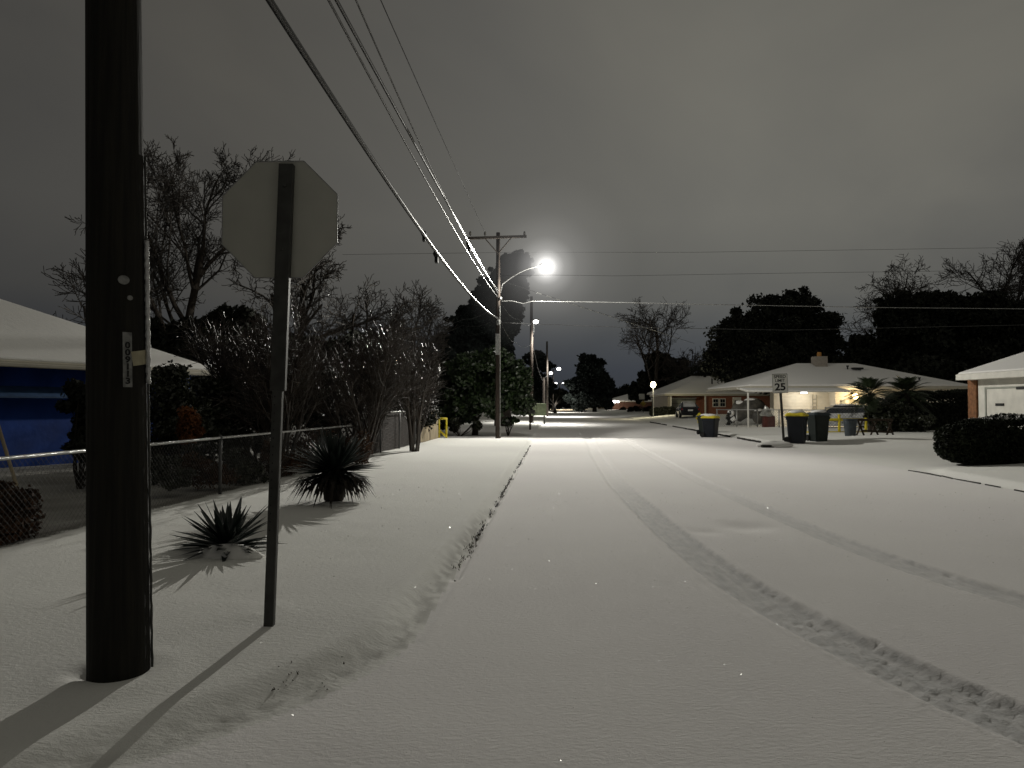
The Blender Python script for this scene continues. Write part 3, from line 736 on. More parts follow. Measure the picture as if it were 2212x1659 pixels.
mb = MB(); pa = A+e*.8+nn*.545; pb = A+e*7.6+nn*.545; mb.add([(pa.x,pa.y,2.0),(pb.x,pb.y,2.0),(pb.x-nn.x*.5,pb.y-nn.y*.5,1.78),(pa.x-nn.x*.5,pa.y-nn.y*.5,1.78),(pa.x,pa.y,1.96),(pb.x,pb.y,1.96),(pb.x-nn.x*.5,pb.y-nn.y*.5,1.74),(pa.x-nn.x*.5,pa.y-nn.y*.5,1.74)], [(0,3,2,1),(4,5,6,7),(0,4,7,3),(1,2,6,5),(3,7,6,2),(0,1,5,4)])
mb.build('awning', mat('awning_blue', (.03,.07,.16), .7), t)
c0 = A+e*8.55+nn*.53; mb = MB(); mb.box((c0.x,c0.y,1.80),(.34,.06,.42), rz=math.atan2(e.y,e.x)); wd = mb.build('window', M['white_paint'], t)
mb = MB(); mb.box((c0.x-nn.x*.035,c0.y-nn.y*.035,1.80),(.10,.03,.3), rz=math.atan2(e.y,e.x)); mb.build('pane', M['glass'], wd)

# ------------------------------------------------------------------ shrubs and bushes, left
def bush(name, label, loc, ells, n, size, mt, seed, group=None, cat='shrub', twigs=True, k=10):
    rg = np.random.default_rng(seed); rr = random.Random(seed); t = thing(name, label, cat, loc, group)
    P = crown_points(ells, n, rg, k, (.25,.5), .4); P = P[P[:,2] > hz(loc[0],loc[1])]
    V, F = quads(P, size*rg.uniform(.6,1.4,len(P)), rg); np_mesh('foliage', V, F, mt, t)
    if twigs:
        mb = MB(); L = Vector(loc)
        for q in range(14):
            e_ = ells[q % len(ells)]; tg = Vector((e_[0]+rr.uniform(-.8,.8)*e_[3], e_[1]+rr.uniform(-.8,.8)*e_[4], e_[2]+rr.uniform(0,.8)*e_[5]))
            mb.tube([L-Vector((0,0,.05)), L.lerp(tg,.5)+Vector((rr.uniform(-.1,.1),0,-.1)), tg], [.025,.015,.005], 4, cap=False)
        mb.build('stems', M['bark'], t)
    return t
def on(x, y): return (x, y, hz(x,y))
bush('shrub', 'brownish bush pressed against the fence at the lower left edge', on(-5.6,7.6), [ell(20,1120,7.8,75,75), ell(-20,1160,7.6,80,60)], 9000, .035, M['leaf_brown'], 31, 'shrubs behind the left fence')
bush('shrub', 'tall black evergreen shrub against the blue wall, left of the near pole', on(-7.2,12.2), [ell(205,900,12.5,52,80), ell(235,960,12.3,60,70), ell(190,940,12.4,38,60)], 9000, .06, M['leaf_dark'], 32, 'shrubs behind the left fence')
bush('shrub', 'dark evergreen with icy leaves just right of the near pole', on(-6.6,13.5), [ell(370,850,14,55,70), ell(350,930,14,50,60), ell(400,900,13.6,50,60)], 12000, .05, M['leaf_shrub'], 33, 'shrubs behind the left fence')
bush('shrub', 'bush with a few orange leaves behind the fence rail', on(-5.9,13.2), [ell(408,925,13,30,40)], 2500, .05, mat('leaf_orange', (.13,.045,.012), .6, nscale=4, namt=.6), 34, 'shrubs behind the left fence')
bush('shrub', 'rounded black evergreen under the tip of the snowy roof', on(-5.7,16.5), [ell(490,870,17,65,70), ell(470,930,16.5,70,60), ell(550,900,17,60,70)], 14000, .06, M['leaf_shrub'], 35, 'shrubs behind the left fence')
for q, (px, py, Yd, rx) in enumerate(((365,1010,11.3,45),(440,1005,12.2,50),(520,1000,13.4,50),(600,985,14.6,40))):
    g = at(px, py, Yd)
    bush('low_shrub', ['low thorny shrub in the snow behind the fence, nearest the pole','low shrub behind the fence, second after the pole','low shrub behind the fence beside the steel post','low shrub behind the fence right of the steel post'][q], on(g.x, g.y), [ell(px,py+14,Yd,rx*1.1,36), ell(px+25,py+24,Yd,rx*.7,22), ell(px-22,py-8,Yd,rx*.5,26)], 3200, .03, M['leaf_brown' if q%2 else 'leaf_shrub'], 40+q, 'low shrubs behind the left fence', k=7, twigs=False)
# fan shaped bare crepe myrtles
def fan_shrub(label, loc, H, seed, nst, spread, group, m='icy_twig', lean=(0,0), rmin=.005):
    rr = random.Random(seed); t = thing('crepe_myrtle', label, 'shrub', loc, group); a = MB(); b = MB()
    P = dict(lev=3, nc=[8,6,5], t0=[.25,.15,.10], ang=[(.2,.5),(.3,.7),(.4,.9)], lr=[(.4,.65),(.45,.7),(.45,.7)], wob=.05, up=[.04,.06,.03,.02], rmin=rmin, tip=.5, tl=0)
    for k in range(int(nst*1.4)):
        az = rr.uniform(0,2*PI); sp_ = spread*math.sqrt(rr.random())
        branch(b, Vector(loc)+Vector((math.cos(az)*.12, math.sin(az)*.12, -.05)), (math.cos(az)*sp_+lean[0], math.sin(az)*sp_+lean[1], 1), H*rr.uniform(.6,.85), rr.uniform(.028,.05), 0, rr, P, a)
    a.build('stems', M['icy_twig'], t, smooth=True); b.build('twigs', M[m], t); return t
GR = 'bare crepe myrtles along the left fence'
fan_shrub('wide bare crepe myrtle fanning up behind the tall yucca', on(-3.75,18.2), 3.5, 71, 11, .62, GR, lean=(-.15,0))
fan_shrub('bare crepe myrtle behind the rail between steel post and tall yucca', on(-5.1,16.2), 3.3, 72, 9, .5, GR)
fan_shrub('bare multi stem crepe myrtle beside the tan gate', on(-3.05,22.8), 3.4, 73, 7, .42, GR)
fan_shrub('slim bare crepe myrtle rising behind the taller fence', on(-4.6,23.0), 3.7, 74, 9, .5, GR, rmin=.006)
fan_shrub('reddish bare shrub behind the steel sign post', on(-6.4,17.8), 3.6, 75, 8, .5, GR, rmin=.006)
bush('shrub', 'brown leafed vine thicket over the low fence end', on(-4.6,17.4), [ell(690,960,17,60,45), ell(760,975,17.6,45,40), ell(640,985,16.5,40,35)], 3500, .035, M['leaf_brown'], 51)
bush('shrub', 'dark thicket behind the bare crepe myrtles', on(-6.5,26.0), [ell(680,880,26,90,70), ell(800,880,27,90,65), ell(880,900,28,60,50)], 16000, .07, M['leaf_dark'], 52)

# big bare trees, left background
bare_tree('bare_tree', 'tall bare tree with open crown between near pole and stop sign', (-16.0,35,.2), 14.6, 103, .30, (.10,0),
          dict(lev=5, nc=[7,7,5,5,3], t0=[.30,.25,.2,.15,.1], lr=[(.55,.8),(.5,.75),(.5,.7),(.45,.7),(.5,.8)], ang=[(.35,.7),(.35,.8),(.4,.9),(.4,1.0),(.4,1.0)], wob=.09, rmin=.014, up=[.02,.08,.06,.04,.02]), group='bare trees behind the left yards')
bare_tree('bare_tree', 'bare tree showing only its twigs left of the near pole', (-18.1,33,.2), 10.5, 104, .22, (-.1,0), dict(rmin=.016, up=[.02,.06,.05,.03]), group='bare trees behind the left yards')
bare_tree('bare_tree', 'bare tree behind the stop sign leaning to the right', (-11.8,38,.2), 11.6, 106, .34, (.22,0),
          dict(lev=5, nc=[6,5,5,4,3], t0=[.3,.25,.2,.15,.1], lr=[(.6,.85),(.5,.75),(.5,.7),(.45,.7),(.5,.8)], ang=[(.4,.9),(.35,.9),(.4,1.0),(.4,1.1),(.4,1.1)], wob=.12, rmin=.016, up=[.02,.0,.0,.0,0]), group='bare trees behind the left yards')
bare_tree('bare_tree', 'bare twiggy tree right of the stop sign above the thicket', (-8.8,36,.2), 9.0, 108, .25, (.12,0), dict(wob=.12, rmin=.014, up=[.02,.0,0,0]), group='bare trees behind the left yards')
bare_tree('bare_tree', 'slender bare tree left of the dark leaning evergreen', (-5.6,44,.2), 9.3, 109, .16, (.02,0), dict(wob=.07, rmin=.014, up=[.04,.1,.06,.03]), group='bare trees behind the left yards')
leafy_tree('evergreen_tree', 'black evergreen mass behind the blue house roof', (-15.5,30,.2), [ell(420,760,30,95,90), ell(520,730,30,70,85), ell(340,790,30,80,70), ell(600,800,30,60,60)], 26000, .16, M['leaf_dark'], 201, k=22, group='dark evergreens behind the left yards')
leafy_tree('evergreen_tree', 'black evergreen between the stop sign post and the crepe myrtles', (-11,33,.2), [ell(640,790,33,70,70), ell(760,780,33,90,65), ell(850,810,33,55,60)], 20000, .16, M['leaf_dark'], 202, k=20, group='dark evergreens behind the left yards')
leafy_tree('evergreen_tree', 'distant dark tree peeping over the left roof slope', (-33,48,.2), [ell(120,740,48,60,40), ell(170,745,48,60,38),ell(40,740,48,70,40)], 7000, .25, M['leaf_dark'], 203, group='dark evergreens behind the left yards')
# leaning vine covered giant behind the lamp pole
leafy_tree('vine_covered_tree', 'tall leaning dark evergreen rising directly behind the street lamp pole', (-.6,50,.1),
    [ell(1114,573,50,38,30), ell(1094,608,50,44,42), ell(1122,622,50,20,40), ell(1065,650,50,58,46), ell(1108,680,50,20,42), ell(1035,700,50,66,46), ell(1075,722,50,42,55), ell(1008,750,50,54,46), ell(1085,770,50,30,50)], 110000, .12, M['leaf_blue'], 204, trunk_r=.5, k=60, fill=1.2, sub=(.10,.22))
# magnolia
leafy_tree('magnolia', 'leafy green magnolia growing behind the street lamp pole', (-1.9,37.5,.1),
    [ell(1010,800,37.5,50,48), ell(1070,790,37.5,48,50), ell(1115,830,37.2,44,42), ell(1000,860,37.5,48,38), ell(1060,860,37,60,40), ell(1125,870,37.2,32,34), ell(975,890,37.6,34,26), ell(1010,895,37.2,26,16)], 34000, .12, M['leaf_magnolia'], 205, trunk_r=.14, k=20, fill=.35, limbs=14)
bush('shrub', 'leaf clumps drooping to the snow right of the lamp pole', on(-.2,37), [ell(1093,912,37,10,9), ell(1108,908,37,9,10)], 240, .12, M['leaf_magnolia'], 206, k=4)
bush('shrub', 'dark round bush at the foot of the magnolia', on(-2.6,36), [ell(985,915,36.5,14,16),ell(1030,915,36.5,12,14)], 700, .1, M['leaf_shrub'], 207, k=4)
bush('shrub', 'dark shrubs between the yellow pipe frame and the magnolia', on(-4.2,38), [ell(960,850,38,45,45), ell(930,870,38,40,40), ell(975,900,38,35,30)], 7000, .12, M['leaf_dark'], 208, k=12)

# ------------------------------------------------------------------ yellow pipe frames
def pipe_frame(label, pts_list, loc, r=.045):
    t = thing('pipe_barrier', label, 'barrier', loc, 'yellow pipe barriers')
    for nm, pts in pts_list:
        mb = MB(); mb.tube(pts, r, 8); mb.build(nm, M['yellow'], t, smooth=True)
    return t
a = at(951,0,33); b = at(966,0,33)
pipe_frame('yellow pipe barrier beside the tan gate on the left', [('post',[(a.x,33,.0),(a.x,33,1.0)]),('post',[(b.x,33.1,.0),(b.x,33.1,1.0)]),('rail',[(a.x,33,.97),(b.x,33.1,.97)]),('rail',[(a.x,33,.45),(b.x,33.1,.15)])], (a.x,33,.1), .05)
pr = [at(1797,0,36).x, at(1858,0,36).x, at(1788,0,36).x]
pipe_frame('long yellow pipe barrier behind the bins on the right', [('post',[(pr[0]+.1,36,.0),(pr[0]+.1,36,1.12)]),('post',[(pr[1],36,.0),(pr[1],36,.95)]),('rail',[(pr[0]-1.6,36,.86),(pr[0],36,.86),(pr[1],36,.86)]),('rail',[(pr[0]-1.6,36,.22),(pr[1],36,.22)])], (pr[0],36,.1), .07)

# ------------------------------------------------------------------ street lamp poles
def lamp_light(loc, energy, size, col, cut=True, name='lamp_light', web=None, back=.06):
    ld = bpy.data.lights.new(name, 'POINT'); ld.energy = energy; ld.shadow_soft_size = size; ld.color = col
    o = bpy.data.objects.new(name, ld); C.objects.link(o); o.location = loc
    if cut:      # photometric web of a road luminaire: throws far along the street on the near side
        ld.use_nodes = True; nt = ld.node_tree; em = [n for n in nt.nodes if n.type == 'EMISSION'][0]
        tc = nt.nodes.new('ShaderNodeTexCoord'); sp = nt.nodes.new('ShaderNodeSeparateXYZ'); nt.links.new(tc.outputs['Normal'], sp.inputs[0])
        def R(src, stops):
            r = nt.nodes.new('ShaderNodeMapRange') ; return r
        r1 = nt.nodes.new('ShaderNodeValToRGB'); e = r1.color_ramp.elements
        neg = nt.nodes.new('ShaderNodeMath'); neg.operation = 'MULTIPLY'; neg.inputs[1].default_value = -1; nt.links.new(sp.outputs['Z'], neg.inputs[0])
        st = web or WEB
        while len(e) < len(st): e.new(.5)
        for i, (p, v) in enumerate(st): e[i].position = p; e[i].color = (v,v,v,1)
        nt.links.new(neg.outputs[0], r1.inputs['Fac'])
        r2 = nt.nodes.new('ShaderNodeMapRange'); r2.interpolation_type = 'SMOOTHSTEP'
        r2.inputs['From Min'].default_value = .22; r2.inputs['From Max'].default_value = -.02; r2.inputs['To Min'].default_value = back; r2.inputs['To Max'].default_value = 1
        nt.links.new(sp.outputs['Y'], r2.inputs['Value'])
        ab = nt.nodes.new('ShaderNodeMath'); ab.operation = 'ABSOLUTE'; nt.links.new(sp.outputs['X'], ab.inputs[0])
        r3 = nt.nodes.new('ShaderNodeMapRange'); r3.interpolation_type = 'SMOOTHSTEP'
        r3.inputs['From Min'].default_value = .32; r3.inputs['From Max'].default_value = .62; r3.inputs['To Min'].default_value = 1; r3.inputs['To Max'].default_value = .38
        nt.links.new(ab.outputs[0], r3.inputs['Value'])
        r4 = nt.nodes.new('ShaderNodeMapRange'); r4.interpolation_type = 'SMOOTHSTEP'
        r4.inputs['From Min'].default_value = .25; r4.inputs['From Max'].default_value = .6; r4.inputs['To Min'].default_value = 0; r4.inputs['To Max'].default_value = .75
        nt.links.new(sp.outputs['X'], r4.inputs['Value']); mxx = nt.nodes.new('ShaderNodeMath'); mxx.operation = 'MAXIMUM'
        nt.links.new(r2.outputs[0], mxx.inputs[0]); nt.links.new(r4.outputs[0], mxx.inputs[1])
        m0 = nt.nodes.new('ShaderNodeMath'); m0.operation = 'MULTIPLY'; nt.links.new(mxx.outputs[0], m0.inputs[0]); nt.links.new(r3.outputs[0], m0.inputs[1])
        m = nt.nodes.new('ShaderNodeMath'); m.operation = 'MULTIPLY'; nt.links.new(r1.outputs['Color'], m.inputs[0]); nt.links.new(m0.outputs[0], m.inputs[1])
        nt.links.new(m.outputs[0], em.inputs['Strength'])
    return o
# relative intensity against cosine of the angle from straight down
WEB = [(0,.30),(.14,.66),(.22,.90),(.30,.90),(.42,.66),(.60,.33),(.8,.20),(1,.16)]
NARROW = [(0,.005),(.35,.01),(.55,.03),(.72,.22),(.88,.6),(1,.8)]
def emis(name, col, s):
    m = bpy.data.materials.new(name); m.use_nodes = True; nt = m.node_tree; nt.nodes.clear()
    e = nt.nodes.new('ShaderNodeEmission'); o = nt.nodes.new('ShaderNodeOutputMaterial'); e.inputs[0].default_value = (*col,1); e.inputs[1].default_value = s
    nt.links.new(e.outputs[0], o.inputs[0]); return m
M['lamp_glow'] = emis('lamp_glow', (1,.97,.9), 30); M['lamp_small'] = emis('lamp_small', (1,.98,.95), 8); M['lamp_warm'] = emis('lamp_warm', (1,.72,.3), 14)
def street_pole(base, H, label, lamp=None, cross=True, r=.13, group='utility poles along the left verge', lamp_m=None, m=None, glow=.2, sl=None):
    t = thing('utility_pole', label, 'utility pole', base, group); Bv = Vector(base)
    mb = MB(); mb.tube([Bv-Vector((0,0,.1)), Bv+Vector((0,0,H*.5)), Bv+Vector((0,0,H))], [r, r*.88, r*.72], 14); mb.build('pole', m or M['pole_far'], t, smooth=True)
    if cross:
        z = H-.27; mb = MB(); mb.bar(Bv+Vector((-1.42,-.14,z-.03)), Bv+Vector((1.35,-.14,z+.06)), .10, .12); ca = mb.build('crossarm', M['bark'], t)
        mb = MB(); mb.bar(Bv+Vector((-.62,-.16,z-.04)), Bv+Vector((0,-.12,z-.75)), .03,.05); mb.bar(Bv+Vector((.62,-.16,z-.02)), Bv+Vector((0,-.12,z-.75)), .03,.05); mb.build('brace', M['bark'], t)
        for dx in (-1.32,-.62,1.25):
            mb = MB(); mb.lathe(Bv+Vector((dx,-.14,z+.06)), [(.02,0),(.02,.08),(.055,.09),(.06,.13),(.035,.15),(.05,.18),(.03,.24)], 10); mb.build('insulator', M['tarp_dark'], t, smooth=True)
    if lamp:
        Lp = Vector(lamp); zA = lamp[2]-.75; mb = MB()
        p0 = Vector((Bv.x+.1, Bv.y, zA-.45)); pts = [p0, p0+Vector((.10,0,.42))]
        for k in range(1,8):
            f = k/7; q = pts[1].lerp(Lp+Vector((-.2,0,.06)), f); q.z += .18*math.sin(f*PI); pts.append(q)
        mb.tube(pts, .03, 8); arm = mb.build('lamp_arm', M['galv'], t, smooth=True)
        mb = MB(); mb.blob(Lp+Vector((0,0,.10)), (.34,.17,.11), 2, 16, 8, 0); hd = mb.build('lamp_head', M['galv'], t, smooth=True)
        mb = MB(); mb.blob(Lp+Vector((.02,-.04,-.04)), (glow,glow*.9,glow*.8), 3, 16, 10, 0); mb.build('lamp_lens', lamp_m or M['lamp_glow'], hd, smooth=True)
    return t
LAMP = Vector((1.62, 34.4, 8.10))
P1 = Vector((-.66,34.6,0))
tp = street_pole(P1, 9.78, 'wooden utility pole with crossarm and the brightly lit street lamp', LAMP, True, .13, glow=.29)
mb = MB(); mb.box((P1.x-.02,P1.y-.14,4.45),(.20,.02,1.0)); mb.build('pole_guard', M['galv'], tp)
mb = MB(); mb.tube([(P1.x+.10,P1.y-.12,.1),(P1.x+.09,P1.y-.12,6.3)], .02, 6); mb.build('conduit', M['galv'], tp)
mb = MB(); mb.lathe((P1.x+.02,P1.y-.16,5.35), [(.04,0),(.10,.03),(.11,.22),(.04,.26)], 10); mb.build('cable_clamp', M['galv'], tp)
mb = MB(); mb.lathe((P1.x+.12,P1.y-.14,6.55), [(.03,0),(.07,.03),(.07,.12),(.03,.15)], 8); mb.build('cable_clamp', M['galv'], tp)
lamp_light(LAMP+Vector((0,-.1,-.40)), 21000, .07, (1,.975,.89))
P2 = Vector((1.6,60,0)); L2 = at(1157,694,59.8)
street_pole(P2, 10.5, 'second lit utility pole seen right of the tall dark evergreen', L2, False, .16, lamp_m=M['lamp_small'], m=M['pole_far'], glow=.22)
lamp_light(L2+Vector((.3,-.1,-.5)), 8500, .15, (1,.98,.90), web=NARROW, back=.8)
P3 = Vector((4.65,97,0))
street_pole(P3, 10.0, 'thin dark utility pole farther along the left kerb', None, False, .18, m=M['bark'])
mb = MB(); mb.tube([(4.25,98,0),(4.25,98,1.6),(4.25,98,5.2)], .17, 8)
tag(mb.build('utility_pole', M['bark']), 'short dark stub pole beside the third utility pole', 'utility pole', 'utility poles along the left verge')
lamp_light((5.6,96.5,8.2), 14000, .15, (1,.98,.93), web=NARROW, back=.8)
far_l = [(1190,806,140,.34,'lowest'),(1207,797,150,.42,'brightest'),(1201,828,215,.35,''),(1216,828,235,.3,''),(1220,851,290,.35,''),(1211,856,320,.35,'')]
labs = ['far street lamp on its pole just right of the thin dark pole','larger far street lamp, topmost of the distant cluster','small far street lamp below the brightest distant one','tiny far street lamp, right one of the middle pair','tiny far street lamp low near the trees, right of the lowest pair','tiny far street lamp lowest above the road end']
for (px,py,Yd,s,_), lb in zip(far_l, labs):
    p = at(px,py,Yd); t = thing('street_lamp', lb, 'street lamp', (p.x-1.2,Yd,0), 'far street lamps')
    mb = MB(); mb.tube([(p.x-1.2,Yd,0),(p.x-1.2,Yd,p.z)], .14, 6); mb.tube([(p.x-1.2,Yd,p.z-.3),(p.x,Yd,p.z+.1)], .06, 5); mb.build('pole', M['bark'], t)
    mb = MB(); mb.blob(p, (s,s,s*.8), 1, 8, 6, 0); mb.build('lamp_head', M['lamp_small'], t, smooth=True)
lamp_light((10,150,8.5), 12000, .2, (1,.95,.85), web=NARROW, back=.8); lamp_light((15,225,9), 36000, .2, (1,.8,.5), web=NARROW, back=.8)

# glare halo of the lamp, added as an emissive ball of volume
m = bpy.data.materials.new('lamp_halo'); m.use_nodes = True; nt = m.node_tree; nt.nodes.clear()
o_ = nt.nodes.new('ShaderNodeOutputMaterial'); em = nt.nodes.new('ShaderNodeEmission'); tc = nt.nodes.new('ShaderNodeTexCoord')
ln = nt.nodes.new('ShaderNodeVectorMath'); ln.operation = 'LENGTH'; nt.links.new(tc.outputs['Object'], ln.inputs[0])
MR = 4.4
dv = nt.nodes.new('ShaderNodeMath'); dv.operation = 'DIVIDE'; dv.inputs[1].default_value = MR; nt.links.new(ln.outputs['Value'], dv.inputs[0])
rp = nt.nodes.new('ShaderNodeValToRGB'); e_ = rp.color_ramp.elements
st = [(0,3),(.07,2.1),(.13,.68),(.20,.20),(.34,.045),(.6,.010),(1,0)]
while len(e_) < len(st): e_.new(.5)
for i_, (p_, v_) in enumerate(st): e_[i_].position = p_; e_[i_].color = (v_, v_*.98, v_*.95, 1)
nt.links.new(dv.outputs[0], rp.inputs['Fac']); nt.links.new(rp.outputs['Color'], em.inputs['Color']); em.inputs['Strength'].default_value = .55
nt.links.new(em.outputs[0], o_.inputs['Volume'])
mb = MB(); mb.blob((0,0,0), (MR,MR,MR), 1, 24, 16, 0); mo = mb.build('lamp_halo', m, smooth=True); mo.location = LAMP
tag(mo, 'emissive halo added around the lit street lamp for its glare', 'lamp_halo', kind='stuff')

# ------------------------------------------------------------------ overhead cables
def plan_cable(p0, p1, pix, r, name, label, m, group='overhead cables along the left verge', z0=None, ext=True, wob=.0):
    """cable straight in plan from p0 to p1; heights from survey columns"""
    A = Vector(p0[:2]); B = Vector(p1[:2]); pts = []
    for px, py in pix:
        s = (px-1106)/FPX; d = B-A; cosp = math.cos(PITCH)
        # solve (A+d t).x / depth = s with depth ~ y
        tt = (s*A.y-A.x)/(d.x-s*d.y); Yd = A.y+d.y*tt; q = at(px, py, Yd); pts.append((tt, q.z))
    pts.append((1, p1[2]))
    if len(p0) > 2: pts.append((0, p0[2]))
    tv = np.array([p[0] for p in pts]); zv = np.array([p[1] for p in pts]); co = np.polyfit(tv, zv, 2)
    rr = random.Random(hash(label) % 1000); out = []; rad = []
    N = 90
    for k in range(N+1):
        tt = k/N; out.append((A.x+(B.x-A.x)*tt, A.y+(B.y-A.y)*tt, float(np.polyval(co, tt))+(p1[2]-float(np.polyval(co,1)))*tt**3)); rad.append(r)
    mb = MB(); mb.tube(out, rad, 8); return tag(mb.build(name, m, smooth=True), label, 'cable', group), co
PA = (-2.3,4.2)
zc = CAM_H+(874-688)/FPX*34.6
cab, co1 = plan_cable(PA, (P1.x,P1.y-.1,zc), [(575,0),(740,250),(900,490),(980,592)], .034, 'overhead_cable', 'thick black overhead cable, lowest of those coming from top left', M['cable'])
zb = CAM_H+(874-640)/FPX*34.6
plan_cable((-2.36,4.2), (P1.x-.05,P1.y-.12,zb), [(705,0),(850,270),(940,425)], .016, 'overhead_cable', 'grey overhead wire just left of the black twisted one', M['cable_ice'])
plan_cable(PA, (P1.x,P1.y-.14,zb+.12), [(722,0),(870,270),(1000,500)], .023, 'overhead_cable', 'black twisted overhead wire in the middle bundle', M['cable'])
plan_cable((-2.2,4.2), (P1.x+.05,P1.y-.12,zb+.24), [(762,0),(848,182),(941,388)], .012, 'overhead_cable', 'thin grey overhead wire right of the middle bundle', M['cable_ice'])
plan_cable((-3.3,4.2), (-1.28,34.46,9.75), [(819,0),(896,175),(972,337)], .011, 'overhead_cable', 'faint high wire running to the crossarm of the lamp pole', M['cable_dull'])
# splice boxes hanging on the cables
def splice(px, py, Yd, label, L=.5, r=.05):
    p = at(px,py,Yd); mb = MB(); a = p+Vector((0,-L/2,.0)); b = p+Vector((0,L/2,0)); mb.tube([a, p.lerp(a,.6), p.lerp(b,.6), b], [r*.4,r,r,r*.4], 8); mb.box(p+Vector((0,0,-r*1.6)), (r,r*2.4,r*1.8)); return tag(mb.build('cable_splice', M['rubber'], smooth=False), label, 'cable splice', 'splices on the overhead cables')
splice(916,506,15.5,'upper black splice on the thick cable', .36, .06); splice(943,550,18,'lower black splice hanging on the thick cable', .40, .08); splice(1013,528,24,'black splice on the middle wire bundle', .60, .09)
def span(pts, r, label, m, name='service_wire', sag=0, dashes=False):
    P = [Vector(p) for p in pts]; out = []
    for a, b in zip(P[:-1], P[1:]):
        for k in range(12):
            f = k/12; q = a.lerp(b,f); q.z -= sag*4*f*(1-f); out.append(q)
    out.append(P[-1]); mb = MB(); mb.tube(out, r, 6); return tag(mb.build(name, m, smooth=True), label, 'cable', 'service wires across the street')
Yp = 34.45
span([at(1082,651,Yp), at(1105,650,Yp), at(1130,656,Yp), at(1150,651,Yp), at(1300,653,Yp), at(1550,658,Yp), at(1880,664,Yp+1), at(2300,668,Yp+3)], .016, 'bright frosted service wire running right from the lamp pole', M['wire_bright'])
span([at(1082,697,Yp), at(1350,707,Yp+2), at(1700,713,Yp+5), at(2300,700,Yp+8)], .013, 'lower service wire running right above the house roofs', M['cable_ice'])
span([at(1085,596,33.5), at(1180,594,33.3), at(1330,596,33.2), at(1700,590,33), at(2300,582,33)], .007, 'thin service wire passing just under the lit lamp', M['cable'])
span([at(740,550,40), at(1110,545,40), at(1500,545,40), at(2300,533,38)], .008, 'thin high wire crossing the sky level with the crossarm braces', M['cable'])
a = at(1078,605,34.6); b = at(1500,742,75)
tw = thing('service_wire', 'twisted service wire with pale wraps sloping down to the right behind the lamp', 'cable', a, 'service wires across the street')
mb = MB(); mb.tube([a.lerp(b,k/20) for k in range(21)], .016, 6); mb.build('wire', M['cable'], tw)
# reflective coils on the twisted wire
for k in range(26):
    f = .10+k*.03; q = a.lerp(b,f); q2 = a.lerp(b,f+.014); mb = MB(); mb.tube([q+Vector((0,-.03,-.02)), q2+Vector((0,-.03,-.02))], .022, 5); mb.build('wrap', M['sign_white'], tw)
span([at(1076,655,34.6), at(1000,690,38), at(860,722,44)], .012, 'upper service wire running left from the lamp pole', M['cable'], sag=.2)
span([at(1076,686,34.6), at(1000,703,37), at(880,728,42)], .012, 'lower service wire running left from the lamp pole', M['cable'], sag=.2)
span([at(1080,650,34.6), at(1120,690,48), at(1147,700,60)], .009, 'cable sagging from the lamp pole to the second pole', M['cable'], sag=.25)
span([at(1080,690,34.6), at(1115,740,46), at(1149,742,60)], .009, 'lower cable sagging from the lamp pole to the second pole', M['cable'], sag=.3)
a = at(1150,742,60); span([a, at(1163,800,72), at(1172,822,82), at(1182,812,97)], .03, 'slack cable loop between the second and third poles', M['cable'])

# ------------------------------------------------------------------ mailbox at the left kerb beyond the pole
g = gnd(1145,929,0); t = thing('mailbox', 'dark mailbox on a wooden post at the left side of the street', 'mailbox', (g.x,g.y,0))
mb = MB(); mb.box((g.x,g.y,.5),(.12,.12,1.05)); mb.bar((g.x,g.y,.75),(g.x+.3,g.y,.98),.07,.07); mb.build('post', M['wood_dark'], t)
mb = MB(); ring = [(g.x-.3,g.y-.25,1.02),(g.x+.32,g.y-.25,1.02),(g.x+.32,g.y-.25,1.2)]+[(g.x+.01+.31*math.cos(a_),g.y-.25,1.2+.14*math.sin(a_)) for a_ in [k*PI/8 for k in range(1,8)]]+[(g.x-.3,g.y-.25,1.2)]
mb.prism(ring, (0,.5,0)); mb.build('box', M['steel_post'], t, bevel=.01)
g = at(1160,885,60); t = thing('utility_cabinet', 'pale green cabinet on legs behind the mailbox', 'cabinet', (g.x,60,0))
mb = MB(); mb.box((g.x,60,1.2),(1.5,.7,1.0)); mb.build('cabinet', mat('cab_green',(.10,.12,.07),.7), t, bevel=.03)
for dx in (-.6,.6): mb = MB(); mb.box((g.x+dx,60,.35),(.1,.5,.75)); mb.build('leg', M['steel_post'], t)

